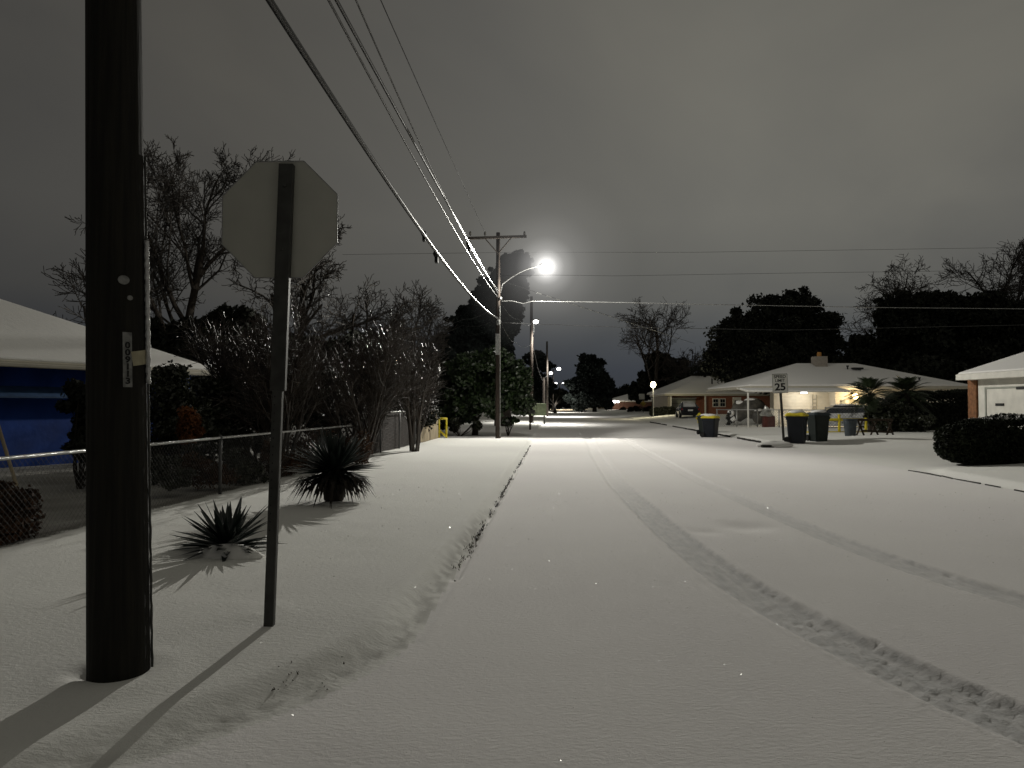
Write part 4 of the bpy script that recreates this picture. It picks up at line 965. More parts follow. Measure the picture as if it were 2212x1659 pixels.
# ------------------------------------------------------------------ bins on the right
def bin_(px, py, label, body, lid, rz=0, H=1.08, W=.62, group='wheeled refuse bins', snow=True, yoff=0):
    g = gnd(px, py, .03); z0 = hz(g.x, g.y); L = Vector((g.x,g.y+yoff,z0)); t = thing('wheelie_bin', label, 'bin', L, group)
    R = Matrix.Rotation(rz,3,'Z')
    def T(p): return L+R@Vector(p)
    mb = MB(); d = .68
    prof = [(0,.78,.80),(.30,.86,.88),(H*.80,.97,.98),(H*.80,1.06,1.05),(H*.90,1.08,1.07),(H*.90,1.0,1.0),(H*.95,1.0,1.0)]
    vs = []; fs = []
    for z, a, b in prof:
        w2, d2 = W/2*a, d/2*b; c = .05
        for x, y in ((-w2+c,-d2),(w2-c,-d2),(w2,-d2+c),(w2,d2-c),(w2-c,d2),(-w2+c,d2),(-w2,d2-c),(-w2,-d2+c)): vs.append(T((x,y,z)))
    for k in range(len(prof)-1):
        for j in range(8): a_ = k*8+j; b_ = k*8+(j+1)%8; fs.append((a_,b_,b_+8,a_+8))
    fs.append(tuple(range(7,-1,-1))); mb.add(vs, fs)
    mb.build('body', body, t)
    mb = MB(); vs = []; fs = []
    for z, s in ((H*.93,1.14),(H*.97,1.15),(H*1.02,1.02),(H*1.06,.72)):
        w2, d2 = W/2*s, d/2*s
        for x, y in ((-w2+.07,-d2),(w2-.07,-d2),(w2,-d2+.07),(w2,d2-.07),(w2-.07,d2),(-w2+.07,d2),(-w2,d2-.07),(-w2,-d2+.07)): vs.append(T((x,y,z)))
    for k in range(3):
        for j in range(8): a_ = k*8+j; b_ = k*8+(j+1)%8; fs.append((a_,b_,b_+8,a_+8))
    fs += [tuple(range(7,-1,-1)), tuple(range(24,32))]; mb.add(vs, fs); ld = mb.build('lid', lid, t)
    if snow:
        mb = MB(); mb.blob(T((.02,.02,H*1.045)), (W*.50,d*.48,.10), 5, 18, 10, .03); mb.build('snow_cap', M['snow'], ld, smooth=True)
    for sx in (-1,1):
        mb = MB(); a_ = T((sx*W*.40,d*.44,.12)); b_ = T((sx*W*.52,d*.44,.12)); mb.tube([a_,b_], .125, 14); mb.build('wheel', M['rubber'], t, smooth=False)
    mb = MB(); mb.tube([T((-W*.35,d*.5,H*.88)),T((-W*.35,d*.62,H*.90)),T((W*.35,d*.62,H*.90)),T((W*.35,d*.5,H*.88))], .018, 6); mb.build('handle', body, t)
    return t
M['lid_dark'] = mat('lid_dark', (.02,.03,.035), .5)
bin_(1535,943,'dark bin with yellow lid standing alone at the kerb', M['bin'], M['yellow'], rz=.9, H=1.0)
bin_(1524,937,'green bin half hidden behind the lone yellow lidded bin', M['bin_green'], M['lid_dark'], rz=.2, H=.98)
bin_(1722,961,'large dark bin with yellow lid right of the speed limit post', M['bin'], M['yellow'], rz=1.0, H=1.12, W=.66)
bin_(1768,960,'dark bin with snow on its dark lid beside the yellow lidded one', M['bin_green'], M['lid_dark'], rz=.15, H=1.08)
g = gnd(1837,953,.05); t = thing('trash_can', 'round grey trash can without a lid, right of the two large bins', 'trash can', (g.x,g.y,hz(g.x,g.y)))
mb = MB(); z0 = hz(g.x,g.y); mb.lathe((g.x,g.y,z0-.02), [(.21,0),(.27,.68),(.30,.70),(.30,.74),(.265,.74),(.25,.60)], 20); mb.build('body', M['can'], t, smooth=False)
mb = MB(); mb.tube([(g.x-.29,g.y,z0+.55),(g.x-.34,g.y,z0+.58),(g.x-.29,g.y,z0+.63)], .012, 6); mb.tube([(g.x+.29,g.y,z0+.55),(g.x+.34,g.y,z0+.58),(g.x+.29,g.y,z0+.63)], .012, 6); mb.build('handle', M['can'], t)
# wooden saw horses
g = gnd(1884,950,.1); t = thing('trestle', 'dark wooden trestle standing on splayed legs right of the trash can', 'trestle', (g.x,g.y,.1))
for dx, dy in ((-.5,-.3),(-.5,.3),(.1,-.3),(.1,.3),(.75,.2),(.75,-.3)):
    mb = MB(); mb.bar((g.x+dx-.12*np.sign(dy),g.y+dy,.02),(g.x+dx+.12*np.sign(dy),g.y,.98),.07,.05); mb.build('leg', M['wood_dark'], t)
mb = MB(); mb.bar((g.x-.6,g.y,.95),(g.x+.85,g.y,.95),.12,.1); mb.build('beam', M['wood_dark'], t)
mb = MB(); mb.bar((g.x-.55,g.y-.2,.5),(g.x+.8,g.y-.2,.42),.04,.08); mb.build('stretcher', M['wood_dark'], t)

# ------------------------------------------------------------------ speed limit sign
g = gnd(1694,952,.12); t = thing('speed_limit_sign', 'white SPEED LIMIT 25 sign on a leaning dark post', 'road sign', (g.x,g.y,hz(g.x,g.y)))
c = at(1685,828,g.y); topp = at(1684,806,g.y)
mb = MB(); mb.bar((g.x,g.y+.03,0),(topp.x,topp.y+.03,topp.z-.05),.09,.05); mb.build('post', M['steel_post'], t)
lean = math.atan2(g.x-topp.x, topp.z-g.z)
S = Matrix.Translation(c) @ Matrix.Rotation(-lean*.6,4,'Y')
def sg(x,z,y=0): return S@Vector((x,y,z))
mb = MB(); W2,H2 = .325,.40
mb.prism([sg(-W2+.03,-H2),sg(W2-.03,-H2),sg(W2,-H2+.03),sg(W2,H2-.03),sg(W2-.03,H2),sg(-W2+.03,H2),sg(-W2,H2-.03),sg(-W2,-H2+.03)], (0,.006,0))
pl = mb.build('sign_plate', M['sign_white'], t)
mb = MB()
for a_, b_ in (((-W2+.02,-H2+.02),(W2-.02,-H2+.02)),((W2-.02,-H2+.02),(W2-.02,H2-.02)),((W2-.02,H2-.02),(-W2+.02,H2-.02)),((-W2+.02,H2-.02),(-W2+.02,-H2+.02))):
    mb.bar(sg(*a_,-.003), sg(*b_,-.003), .004, .016)
mb.build('border', M['ink'], pl)
RX = Matrix.Rotation(PI/2,4,'X')
for s, z, sz, of, sx in (('SPEED',.27,.175,.004,1.05),('LIMIT',.11,.165,.003,1.05),('25',-.16,.40,.012,1.15)):
    text_obj(s, sz, M['ink'], pl, S@Matrix.Translation((0,-.005,z))@RX, offset=of, sx=sx)

# ------------------------------------------------------------------ white house with carport
def wall_box(mb, x0, x1, y0, y1, z0, z1): mb.box(((x0+x1)/2,(y0+y1)/2,(z0+z1)/2),(x1-x0,y1-y0,z1-z0))
t = thing('white_house', 'white sided house with broad snowy hip roof, chimney and lit carport', 'house', (17,47,.1))
mb = MB(); wall_box(mb, 20.6,28.2,46.6,55.5,0,2.66); mb.build('wall', M['siding'], t)
mb = MB(); wall_box(mb, 17.0,20.6,47.5,48.2,0,2.64); mb.build('wall', M['siding'], t, label='lit white wall under the carport')
cs = [Vector((14.9,46.0)),Vector((28.9,46.0)),Vector((28.9,56.0)),Vector((14.9,56.0))]
mb = MB(); hip(mb, cs, 2.75, .33, .16); rf = mb.build('roof', M['fascia'], t)
cs2 = [Vector((14.95,46.05)),Vector((28.85,46.05)),Vector((28.85,55.95)),Vector((14.95,55.95))]
mb = MB(); hip(mb, cs2, 2.75, .33, .10, .11); mb.build('roof_snow', M['snow'], rf, bevel=.04)
p = at(1770,800,50.5); mb = MB(); mb.box((p.x,50.5,p.z),(.82,.8,1.9)); ch = mb.build('chimney', M['brick_chimney'], rf)
mb = MB(); mb.lathe((p.x,50.5,p.z+.95),[(.16,0),(.14,.3)],10); mb.build('chimney_pot', mat('clay',(.45,.22,.06),.7), t)
for px, py, Yd in ((1831,800,49.5),(1986,826,47)):
    q = at(px,py,Yd); mb = MB(); mb.tube([(q.x,Yd,q.z-.35),(q.x,Yd,q.z+.28)],.05,8); mb.lathe((q.x,Yd,q.z+.25),[(.09,0),(.09,.08)],8); mb.build('vent_pipe', M['rubber'], t)
q = at(1852,796,49.3); mb = MB(); mb.box((q.x,49.3,q.z),(.6,.5,.12)); mb.build('roof_vent', M['rubber'], t)
# low carport roof to the left
mb = MB(); mb.prism([(14.3,44.5,2.36),(20.6,44.5,2.36),(20.6,46.6,2.62),(14.3,46.6,2.62)], (0,0,.06)); mb.build('carport_roof', M['white_paint'], t)
mb = MB(); mb.prism([(14.32,44.52,2.43),(20.58,44.52,2.43),(20.58,45.98,2.61),(14.32,45.98,2.61)], (0,0,.05)); mb.build('carport_snow', M['snow'], t)
for x in (14.42,): mb = MB(); mb.box((x,44.7,1.2),(.08,.08,2.4)); mb.build('carport_post', M['white_paint'], t)
mb = MB(); mb.box((22.9,46.57,1.55),(1.6,.06,1.1)); wd = mb.build('window', M['white_paint'], t)
mb = MB(); mb.box((22.9,46.53,1.55),(1.44,.03,.94)); mb.build('pane', M['glass'], wd)
mb = MB()
for z in (1.2,1.4,1.6,1.8): mb.box((22.9,46.51,z),(1.44,.02,.06))
mb.build('blind', M['white_paint'], wd)
mb = MB(); wall_box(mb,20.95,21.2,46.50,46.6,.3,1.9); mb.build('shutter', M['garage'], t)
# little white metal ladder on the lit wall
mb = MB()
for z in (1.2,1.45,1.7,1.95): mb.box((19.6,47.42,z),(.22,.03,.05))
for dx in (-.12,.12): mb.box((19.6+dx,47.42,1.5),(.03,.04,1.5))
tag(mb.build('wall_trellis', M['galv']), 'small metal trellis on the lit white wall behind the fence', 'trellis')
# porch lamp
pl_ = at(1855,856,45.6); t2 = thing('porch_lamp', 'bright warm porch lamp glowing behind the palm fronds', 'lamp', (pl_.x,46.5,pl_.z))
mb = MB(); mb.box((pl_.x,46.3,pl_.z+.2),(.12,.5,.08)); mb.build('bracket', M['rubber'], t2)
mb = MB(); mb.blob((pl_.x,46.05,pl_.z),(.17,.17,.19),1,10,8,0); mb.build('globe', M['lamp_warm'], t2, smooth=True)
lamp_light((pl_.x-.1,45.6,pl_.z+.05), 80, .1, (1,.78,.48), False, 'porch_light')
lamp_light((18.6,46.4,2.25), 48, .12, (1,.92,.78), False, 'carport_light')
mb = MB(); mb.box((18.6,46.6,2.36),(.3,.3,.08)); tag(mb.build('ceiling_lamp', M['lamp_small']), 'small lamp under the carport ceiling of the white house', 'lamp')
# string lights column right of the porch
mb = MB(); rr = random.Random(8)
for k in range(46): q = at(rr.uniform(1845,1862), rr.uniform(872,905), 45.0); mb.blob(q,(.035,.035,.035),k,6,4,0)
tag(mb.build('string_lights', emis('fairy',(1,.85,.6),3)), 'cluster of tiny warm string lights below the porch lamp', 'string lights')

# fence and things in front of the white house
t = chainlink([(13.3,47.5),(18.0,42.0)], 1.28, .16, .006, 'chain_link_fence', 'chain link fence with frosted posts left of the speed limit sign', .03, .045, 1.45, M['galv'])
t = chainlink([(18.0,42.0),(23.2,42.3)], 1.42, .18, .006, 'chain_link_fence', 'chain link fence in front of the white house', .03, .045, 1.7, M['galv'])
MA = .05
def mound(name, label, px, py, Yd, rx, rz, m, cat, seed, snow=True):
    c = at(px,py,Yd); t = thing(name, label, cat, (c.x,Yd,.1)); k = Yd/FPX
    mb = MB(); mb.blob((c.x,Yd,c.z),(rx*k,rx*k*.7,rz*k),seed,18,12,.04); mb.build('cover', m, t, smooth=True)
    if snow: mb = MB(); mb.blob((c.x,Yd+.02,c.z+rz*k*.62),(rx*k*.7,rx*k*.5,rz*k*.42),seed,18,12,.04); mb.build('snow_cap', M['snow'], t, smooth=True)
    return t
mound('covered_boat','tarp covered boat with snow on top behind the fence',1625,882,50,30,22,M['tarp_dark'],'boat cover',5)
mound('covered_pile','dark covered pile under snow at the left end of the fence',1598,888,50,18,22,M['tarp_dark'],'covered pile',8)
c = at(1656,905,45); mb = MB(); mb.lathe((c.x,45,.9), [(.42,0),(.40,.12),(.26,.30),(.20,.44),(.07,.60)], 9, 1, .8)
mb.v = [(v[0]+math.sin(v[2]*23+v[0]*9)*.05, v[1], v[2]+math.cos(v[0]*31)*.04) for v in mb.v]
tag(mb.build('silver_tarp', M['tarp_silver']), 'crumpled silver tarp draped over the crate beside the speed limit post', 'tarp')
mound('covered_grill','low snow dusted heap behind the middle of the fence',1640,900,46,16,16,M['tarp_dark'],'covered grill',12)
c = at(1660,905,45); mb = MB(); mb.box((c.x,45,.45),(.65,.5,.9)); tag(mb.build('crate', M['red_box'], bevel=.02), 'reddish crate below the silver tarp', 'crate')
c = at(1578,902,50); t = thing('snowy_bush', 'small snow laden bush at the left end of the fence', 'shrub', (c.x,50,.2)); rg_ = np.random.default_rng(9)
P_ = crown_points([(c.x,50,.75,.32,.3,.5)], 500, rg_, 8, (.3,.5), .4); V, F = quads(P_, .10*rg_.uniform(.6,1.4,len(P_)), rg_); np_mesh('foliage', V, F, M['leaf_dark'], t)
mb = MB(); mb.blob((c.x,49.9,1.0),(.22,.2,.22),7,10,7,.2); mb.blob((c.x+.12,49.8,.6),(.2,.18,.18),9,10,7,.2); mb.build('snow_cap', M['snow'], t, smooth=True)
# hydrant
g = gnd(1511,912,.25); t = thing('fire_hydrant', 'yellow green fire hydrant on the verge behind the lone bin', 'hydrant', (g.x,g.y,.1))
mb = MB(); mb.lathe((g.x,g.y,.1),[(.2,0),(.2,.08),(.15,.1),(.15,.6),(.2,.62),(.2,.68),(.13,.8),(.05,.88)],12); mb.build('barrel', M['yellow'], t, smooth=False)
mb = MB(); mb.tube([(g.x-.28,g.y,.55),(g.x+.28,g.y,.55)],.08,8); mb.build('nozzle', M['yellow'], t)
# storm drain inlet
g = gnd(1661,966,.02); t = thing('storm_drain', 'dark storm drain inlet in the right kerb left of the bins', 'drain', (g.x,g.y,.02))
mb = MB(); mb.box((g.x,g.y+.10,.05),(.50,.20,.10)); mb.build('opening', M['concrete'], t, bevel=.03)
mb = MB(); mb.blob((g.x+.35,g.y+.32,.06),(.65,.35,.17),3,16,8,.08); mb.build('snow_cap', M['snow'], t, smooth=True)

# ------------------------------------------------------------------ cars
def car(name, label, loc, rz, body, snow_amt=1.0, parts=True):
    t = thing(name, label, 'car', loc); L = Vector(loc); R = Matrix.Rotation(rz,3,'Z')
    def T(x,y,z): return L+R@Vector((x,y,z))
    # body lofted along length: (y, half width low, half width high, z bottom, z top)
    st = [(-2.35,.70,.66,.45,.82),(-2.25,.86,.80,.28,.98),(-1.5,.90,.84,.22,1.02),(-.6,.91,.86,.20,.98),(.9,.91,.86,.20,.96),(1.7,.90,.80,.22,.90),(2.2,.84,.72,.30,.78),(2.35,.70,.60,.42,.66)]
    mb = MB(); vs = []; fs = []
    for y,wl,wh,z0,z1 in st:
        zm = z0+(z1-z0)*.55
        for x,z in ((-wl*.9,z0),(wl*.9,z0),(wl,zm),(wh,z1),(wh*.6,z1+.02),(-wh*.6,z1+.02),(-wh,z1),(-wl,zm)): vs.append(T(x,y,z))
    n = 8
    for k in range(len(st)-1):
        for j in range(n): a = k*n+j; b = k*n+(j+1)%n; fs.append((a,b,b+n,a+n))
    fs += [tuple(range(n-1,-1,-1)), tuple(range((len(st)-1)*n, len(st)*n))]; mb.add(vs,fs); mb.build('body', body, t, bevel=.03)
    ca = [(-1.75,.78,.98,.99),(-1.05,.72,.96,1.38),(-.2,.70,.96,1.45),(.5,.70,.96,1.40),(1.25,.76,.94,.97)]
    mb = MB(); vs = []; fs = []
    for y,wh,z0,z1 in ca:
        for x,z in ((-.80,z0),(.80,z0),(.80-(.80-wh*.8)*(z1-z0)/.45,z1),(-(.80-(.80-wh*.8)*(z1-z0)/.45),z1)): vs.append(T(x,y,z))
    for k in range(4):
        for j in range(4): a = k*4+j; b = k*4+(j+1)%4; fs.append((a,b,b+4,a+4))
    mb.add(vs,fs); mb.build('window', M['glass'], t, bevel=.04)
    mb = MB()
    mb.prism([T(-.58,-1.02,1.39),T(.58,-1.02,1.39),T(.56,.5,1.42),T(-.56,.5,1.42)], Vector((0,0,.06))); mb.build('roof', body, t, bevel=.03)
    for x in (-.82,.82):
        for y in (-1.4,1.45):
            mb = MB(); a = T(x-.1,y,.32); b = T(x+.1,y,.32); mb.tube([a,b],.32,18); wl = mb.build('wheel', M['rubber'], t)
            mb = MB(); s = .105*(1 if x > 0 else -1); mb.tube([T(x+s*.6,y,.32),T(x+s,y,.32)],.2,12); mb.build('rim', M['galv'], wl)
    for x in (-.62,.62): mb = MB(); mb.box(T(x,-2.29,.78),(.34,.08,.14),rz=rz); mb.build('tail_light', M['tail'], t)
    for x in (-.6,.6): mb = MB(); mb.box(T(x,2.28,.62),(.3,.08,.12),rz=rz); mb.build('headlight', M['sign_white'], t)
    mb = MB(); mb.box(T(0,-2.33,.70),(.45,.05,.14),rz=rz); mb.build('licence_plate', M['sign_white'], t)
    mb = MB(); mb.blob(T(0,-.25,1.46),(.60,.85,.07),3,16,8,.02); mb.prism([T(-.55,-1.68,1.02),T(.55,-1.68,1.02),T(.52,-1.08,1.38),T(-.52,-1.08,1.38)], Vector((0,-.02,.05))); mb.build('snow_cap', M['snow'], t, smooth=True)
    mb = MB(); mb.blob(T(0,1.7,.92),(.7,.55,.07),4,16,8,.02); mb.build('snow_cap', M['snow'], t, smooth=True)
    return t
g = at(1490,0,67); car('parked_car','dark sedan with snow on its rear window parked before the brick garage',(g.x,69,hz(g.x,69)-.02),-.12,M['car_dark'])
g = at(1822,0,43.2); car('parked_car','pale snow covered car behind the yellow pipe barrier',(g.x,44.2,.12),1.35,M['car_white'])
g = at(1256,0,235); mb = MB(); car('parked_car','tiny dark car parked at the far end of the street',(g.x,235,.1),.1,M['car_dark'])

# ------------------------------------------------------------------ brick house
GZ = .25
t = thing('brick_house', 'brick house with white window frames, garage and snowy hip roofs', 'house', (20,86,GZ))
mb = MB(); wall_box(mb, 22.5,31.0,85.2,93,0,2.72); mb.build('wall', M['brick'], t)
mb = MB(); wall_box(mb, 18.4,22.5,87.2,93,0,2.70); mb.build('wall', M['brick'], t, label='recessed brick wall around the garage door')
mb = MB(); wall_box(mb, 18.15,18.5,85.3,94,0,2.70); mb.build('wall', M['brick_tan'], t, label='pale side wall at the left end')
cs = [Vector((17.7,84.6)),Vector((31.5,84.6)),Vector((31.5,94.0)),Vector((17.7,94.0))]
mb = MB(); hip(mb, cs, 2.78, .36, .16); rf = mb.build('roof', M['fascia'], t)
mb = MB(); hip(mb, [Vector((17.75,84.65)),Vector((31.45,84.65)),Vector((31.45,93.95)),Vector((17.75,93.95))], 2.78, .36, .1, .12); mb.build('roof_snow', M['snow'], rf, bevel=.06)
mb = MB(); hip(mb, [Vector((18.8,92)),Vector((31.2,92)),Vector((31.2,102)),Vector((18.8,102))], 3.1, .44, .14); rf2 = mb.build('roof', M['fascia'], t, label='taller rear hip roof')
mb = MB(); hip(mb, [Vector((18.85,92.05)),Vector((31.15,92.05)),Vector((31.15,101.95)),Vector((18.85,101.95))], 3.1, .44, .1, .12); mb.build('roof_snow', M['snow'], rf2)
mb = MB(); mb.box((20.4,87.14,1.25),(2.9,.08,2.1)); gd = mb.build('garage_door', M['garage'], t)
mb = MB()
for z in (.7,1.22,1.74): mb.box((20.4,87.09,z),(2.9,.02,.03))
mb.build('panel_line', M['steel_post'], gd)
mb = MB(); mb.box((20.4,87.12,2.36),(3.1,.1,.14)); mb.build('door_trim', M['white_paint'], t)
for x in (18.45,22.45): mb = MB(); mb.box((x,85.0,1.35),(.16,.16,2.7)); mb.build('porch_post', M['white_paint'], t)
def win(x, y, z, w_, h_, par):
    mb = MB(); mb.box((x,y,z),(w_,.1,h_)); fr = mb.build('window', M['white_paint'], par)
    mb = MB()
    for dx in (-.25,.25):
        for dz in (-.25,.25): mb.box((x+dx*w_*.8,y-.055,z+dz*h_*.86),(w_*.36,.02,h_*.38))
    mb.build('pane', M['glass'], fr)
for px in (1546,1561): q = at(px,870,85.1); win(q.x,85.16,q.z,.72,1.02,t)
q = at(1592,876,85.1); mb = MB(); mb.box((q.x,85.16,1.30),(1.0,.08,2.3)); dr = mb.build('door', M['white_paint'], t)
mb = MB()
for dx in (-.14,.14):
    for dz in (.25,.62): mb.box((q.x+dx,85.11,1.3+dz),(.24,.02,.32))
mb.build('pane', M['glass'], dr)
mb = MB(); mb.box((q.x+.38,85.1,1.15),(.05,.04,.1)); mb.build('handle', M['galv'], dr)
for px, py, Yd in ((1538,823,88),(1568,826,88),(1609,829,87)): q = at(px,py,Yd); mb = MB(); mb.tube([(q.x,Yd,q.z-.4),(q.x,Yd,q.z+.3)],.09,6); mb.build('vent_pipe', M['rubber'], t)
q = at(1610,817,92); mb = MB(); mb.box((q.x,92,q.z-.3),(1.0,.8,1.5)); mb.build('chimney', M['brick_chimney'], t)
# flood lamp on its pole left of the brick house
q = at(1411,831,80); t = thing('flood_lamp', 'yellowish flood lamp on a thin pole at the left of the brick house', 'lamp', (q.x,80,.2))
mb = MB(); mb.tube([(q.x,80,0),(q.x,80,q.z-.1)],.05,6); mb.build('pole', M['galv'], t)
mb = MB(); mb.blob(q,(.30,.25,.34),1,10,8,0); mb.build('lamp_head', emis('flood',(1,.90,.55),14), t, smooth=True)
lamp_light((q.x,79.4,q.z-.1), 420, .15, (1,.9,.6), False, 'flood_light')
# hedge and bushes by it
def hedge(name, label, x0,x1,y0,y1,H,n,size,mt,seed,rz=0,snow=False,zb=0):
    rg = np.random.default_rng(seed); L = Vector(((x0+x1)/2,(y0+y1)/2,zb)); t = thing(name,label,'hedge',L)
    hx,hy = (x1-x0)/2,(y1-y0)/2; p = rg.uniform(-1,1,(n,3)); ax = rg.integers(0,3,n); s = rg.choice([-1,1],n)
    p[np.arange(n),ax] = np.where(ax==2, 1, s)
    q = np.sign(p)*np.abs(p)
    # superellipsoid rounding
    nr = (np.abs(p)**3.4).sum(1)**(1/3.4); p = p/nr[:,None]
    P = np.stack([p[:,0]*hx, p[:,1]*hy, (p[:,2]*.5+.5)*H],1)
    P += (rg.random((n,1))-.6)*.12*np.sign(p); 
    bumps = np.sin(P[:,0]*2.1+seed)*.05+np.sin(P[:,1]*3.3+1)*.04+np.sin(P[:,0]*7)*.02
    P[:,2] += bumps*(P[:,2]/H)
    c_,s_ = math.cos(rz), math.sin(rz); P = np.stack([P[:,0]*c_-P[:,1]*s_, P[:,0]*s_+P[:,1]*c_, P[:,2]],1)+np.array([[L.x,L.y,zb]])
    V,F = quads(P, size*rg.uniform(.6,1.4,n), rg); np_mesh('foliage',V,F,mt,t)
    mb = MB(); mb.blob((L.x,L.y,zb+H*.5),(1,1,1),seed,4,2,0); mb = MB()
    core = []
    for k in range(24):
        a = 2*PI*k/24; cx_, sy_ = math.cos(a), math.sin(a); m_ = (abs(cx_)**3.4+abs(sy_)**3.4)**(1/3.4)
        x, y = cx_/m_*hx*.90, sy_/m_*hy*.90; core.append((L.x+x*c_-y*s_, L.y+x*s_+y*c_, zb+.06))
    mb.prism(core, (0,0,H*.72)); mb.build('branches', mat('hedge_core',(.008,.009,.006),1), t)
    if snow:
        m2 = int(n*.03); id_ = rg.choice(np.where(P[:,2] > zb+H*1.0)[0], m2); V,F = quads(P[id_]+np.array([[0,0,.01]]), np.full(m2,size*1.0), rg, up=2); np_mesh('snow_dusting',V,F,M['snow'],t)
    return t
hedge('hedge','large rounded dark hedge at the right edge of the picture', 10.9,17.5,18.0,19.2,1.16,36000,.055,M['leaf_hedge'],61,rz=-.02,snow=True,zb=.06)
hedge('hedge','tall dark evergreen screen between the palm and the right hand house', 19.9,25.6,38.5,39.8,2.15,16000,.10,M['leaf_dark'],62,zb=.1)
hedge('hedge','low clipped hedge at the left corner of the brick house', 15.6,18.6,82.0,83.5,1.0,2500,.12,M['leaf_dark'],63,zb=.25)
bush('shrub','rounded dark bush by the far right yard beyond the brick house', on(20.5,150), [ell(1345,888,150,10,8)], 700, .35, M['leaf_dark'], 64, k=5)

# ------------------------------------------------------------------ right hand house
t = thing('garage_house', 'white garage wall with snowy roof at the right edge of the picture', 'house', (17.6,27.8,.2))
mb = MB(); wall_box(mb, 17.05,28,12.5,26.75,0,2.60); mb.build('wall', M['white_paint'], t)
mb = MB(); wall_box(mb, 16.98,17.5,26.77,27.25,0,2.58); mb.build('corner_pillar', mat('pillar',(.20,.09,.04),.8,nscale=8,namt=.4), t)
cs = [Vector((16.45,12.0)),Vector((28.6,12.0)),Vector((28.6,27.1)),Vector((16.45,27.1))]
mb = MB(); hip(mb, cs, 2.70, .47, .20); rf = mb.build('roof', M['white_paint'], t)
mb = MB(); hip(mb, [Vector((16.5,12.05)),Vector((28.55,12.05)),Vector((28.55,27.05)),Vector((16.5,27.05))], 2.70, .47, .07, .075); mb.build('roof_snow', M['snow'], rf, bevel=.06)
mb = MB(); wall_box(mb, 17.0,17.04,20.9,26.2,.1,2.15); gd = mb.build('garage_door', M['white_paint'], t)
mb = MB(); wall_box(mb, 16.98,17.04,26.21,26.28,.1,2.22); wall_box(mb, 16.98,17.04,20.8,26.20,2.16,2.22); mb.build('door_trim', M['garage'], gd)
for px, py in ((2160,874),(2206,838)):
    yy = 17.0/((px-1106)/FPX); q = at(px,py,yy); mb = MB(); mb.box((16.985,yy,q.z),(.03,.42,.09)); mb.build('slot', M['ink'], gd)

# ------------------------------------------------------------------ palms
def palm(label, loc, H, R, seed, n=26):
    rr = random.Random(seed); t = thing('palm', label, 'palm', loc, 'palms beside the white house'); L = Vector(loc)
    mb = MB(); mb.tube([L-Vector((0,0,.1)), L+Vector((.05,0,H*.5)), L+Vector((0,0,H*.75))], [.16,.13,.12], 8); mb.build('trunk', M['bark'], t)
    mb = MB(); mc = MB(); top = L+Vector((0,0,H*.72))
    for k in range(n):
        az = rr.uniform(0,2*PI); el = rr.uniform(-.5,1.35); ln = R*rr.uniform(.8,1.1); d = Vector((math.cos(az)*math.cos(el), math.sin(az)*math.cos(el), math.sin(el)))
        pts = [top+d*ln*f+Vector((0,0,-.35*ln*f*f)) for f in (0,.25,.5,.75,1)]
        mc.tube(pts, [.014,.012,.01,.006,.003], 4, cap=False)
        s = Vector((-math.sin(az), math.cos(az), 0))
        for q in range(18):
            f = .3+.7*q/18; i0 = min(int(f*4),3); p = pts[i0].lerp(pts[i0+1], f*4-i0); ax = (pts[i0+1]-pts[i0]).normalized()
            for sg_ in (-1,1):
                tip = p+(s*sg_*.8+ax*.75+Vector((0,0,-.15))).normalized()*ln*.38*(1.1-.5*f); wv = ax*.022
                mb.add([p-wv,p+wv,tip+wv*.1,tip-wv*.1], [(0,1,2,3)])
    mb.build('fronds', M['palm'], t); mc.build('frond_stems', M['palm'], t); return t
palm('bushy palm in front of the porch lamp', on(at(1885,0,36.5).x,37.3), 2.6, 1.4, 3, 52)
palm('second palm right of the porch lamp with upright fronds', on(at(1958,0,37).x,37.6), 2.6, 1.4, 5, 52)
bush('shrub','dark shrubs at the feet of the two palms', on(19.3,37), [ell(1910,900,37,40,32), ell(1950,905,37,45,32), ell(1885,890,37,22,35)], 7000, .09, M['leaf_shrub'], 66, k=12)

# ------------------------------------------------------------------ background trees, right and centre
GT = 'background trees beyond the houses'
leafy_tree('oak_tree','broad dark live oak rising behind the white house', (31,78,.2),
    [ell(1690,700,78,75,60), ell(1610,720,78,65,55), ell(1762,715,78,58,55), ell(1570,770,78,50,45), ell(1680,780,78,110,50), ell(1790,790,78,50,45), ell(1600,805,78,50,30),ell(1720,655,78,40,28)], 60000, .24, M['leaf_oak'], 301, trunk_r=.6, k=44, fill=.3, limbs=12, group=GT)
leafy_tree('oak_tree','wide black oak behind the right hand house', (52,70,.2),
    [ell(1965,715,70,75,62), ell(2060,690,70,90,62), ell(2160,700,70,90,60), ell(1880,775,70,60,50), ell(2000,780,70,130,60), ell(2180,780,70,110,60), ell(1935,668,70,42,32), ell(2020,655,70,50,28), ell(2240,700,70,60,60)], 70000, .25, M['leaf_dark'], 302, trunk_r=.6, k=40, fill=.45, limbs=10, group=GT)
bare_tree('bare_tree','twisting bare treetops above the black oak at far right', (51.8,84,.2), 24, 303, .4, (.05,0), dict(lev=4, nc=[8,7,7,6], wob=.13, rmin=.026, up=[.02,.03,.02,0], ang=[(.5,1.0),(.5,1.1),(.5,1.2),(.5,1.2),(.5,1.2)]), group=GT)
bare_tree('bare_tree','bare treetop leaning left over the black oak', (45.0,82,.2), 20, 305, .35, (-.05,0), dict(lev=4, nc=[8,7,6,6], wob=.13, rmin=.026, up=[.02,.02,.01,0], ang=[(.5,1.0),(.5,1.1),(.5,1.2),(.5,1.2),(.5,1.2)]), group=GT)
bare_tree('bare_tree','bare treetop at the extreme right above the garage roof', (59.5,86,.2), 24, 306, .4, (.05,0), dict(lev=4, nc=[8,7,6,6], wob=.13, rmin=.028, up=[.02,.03,.02,0]), group=GT)
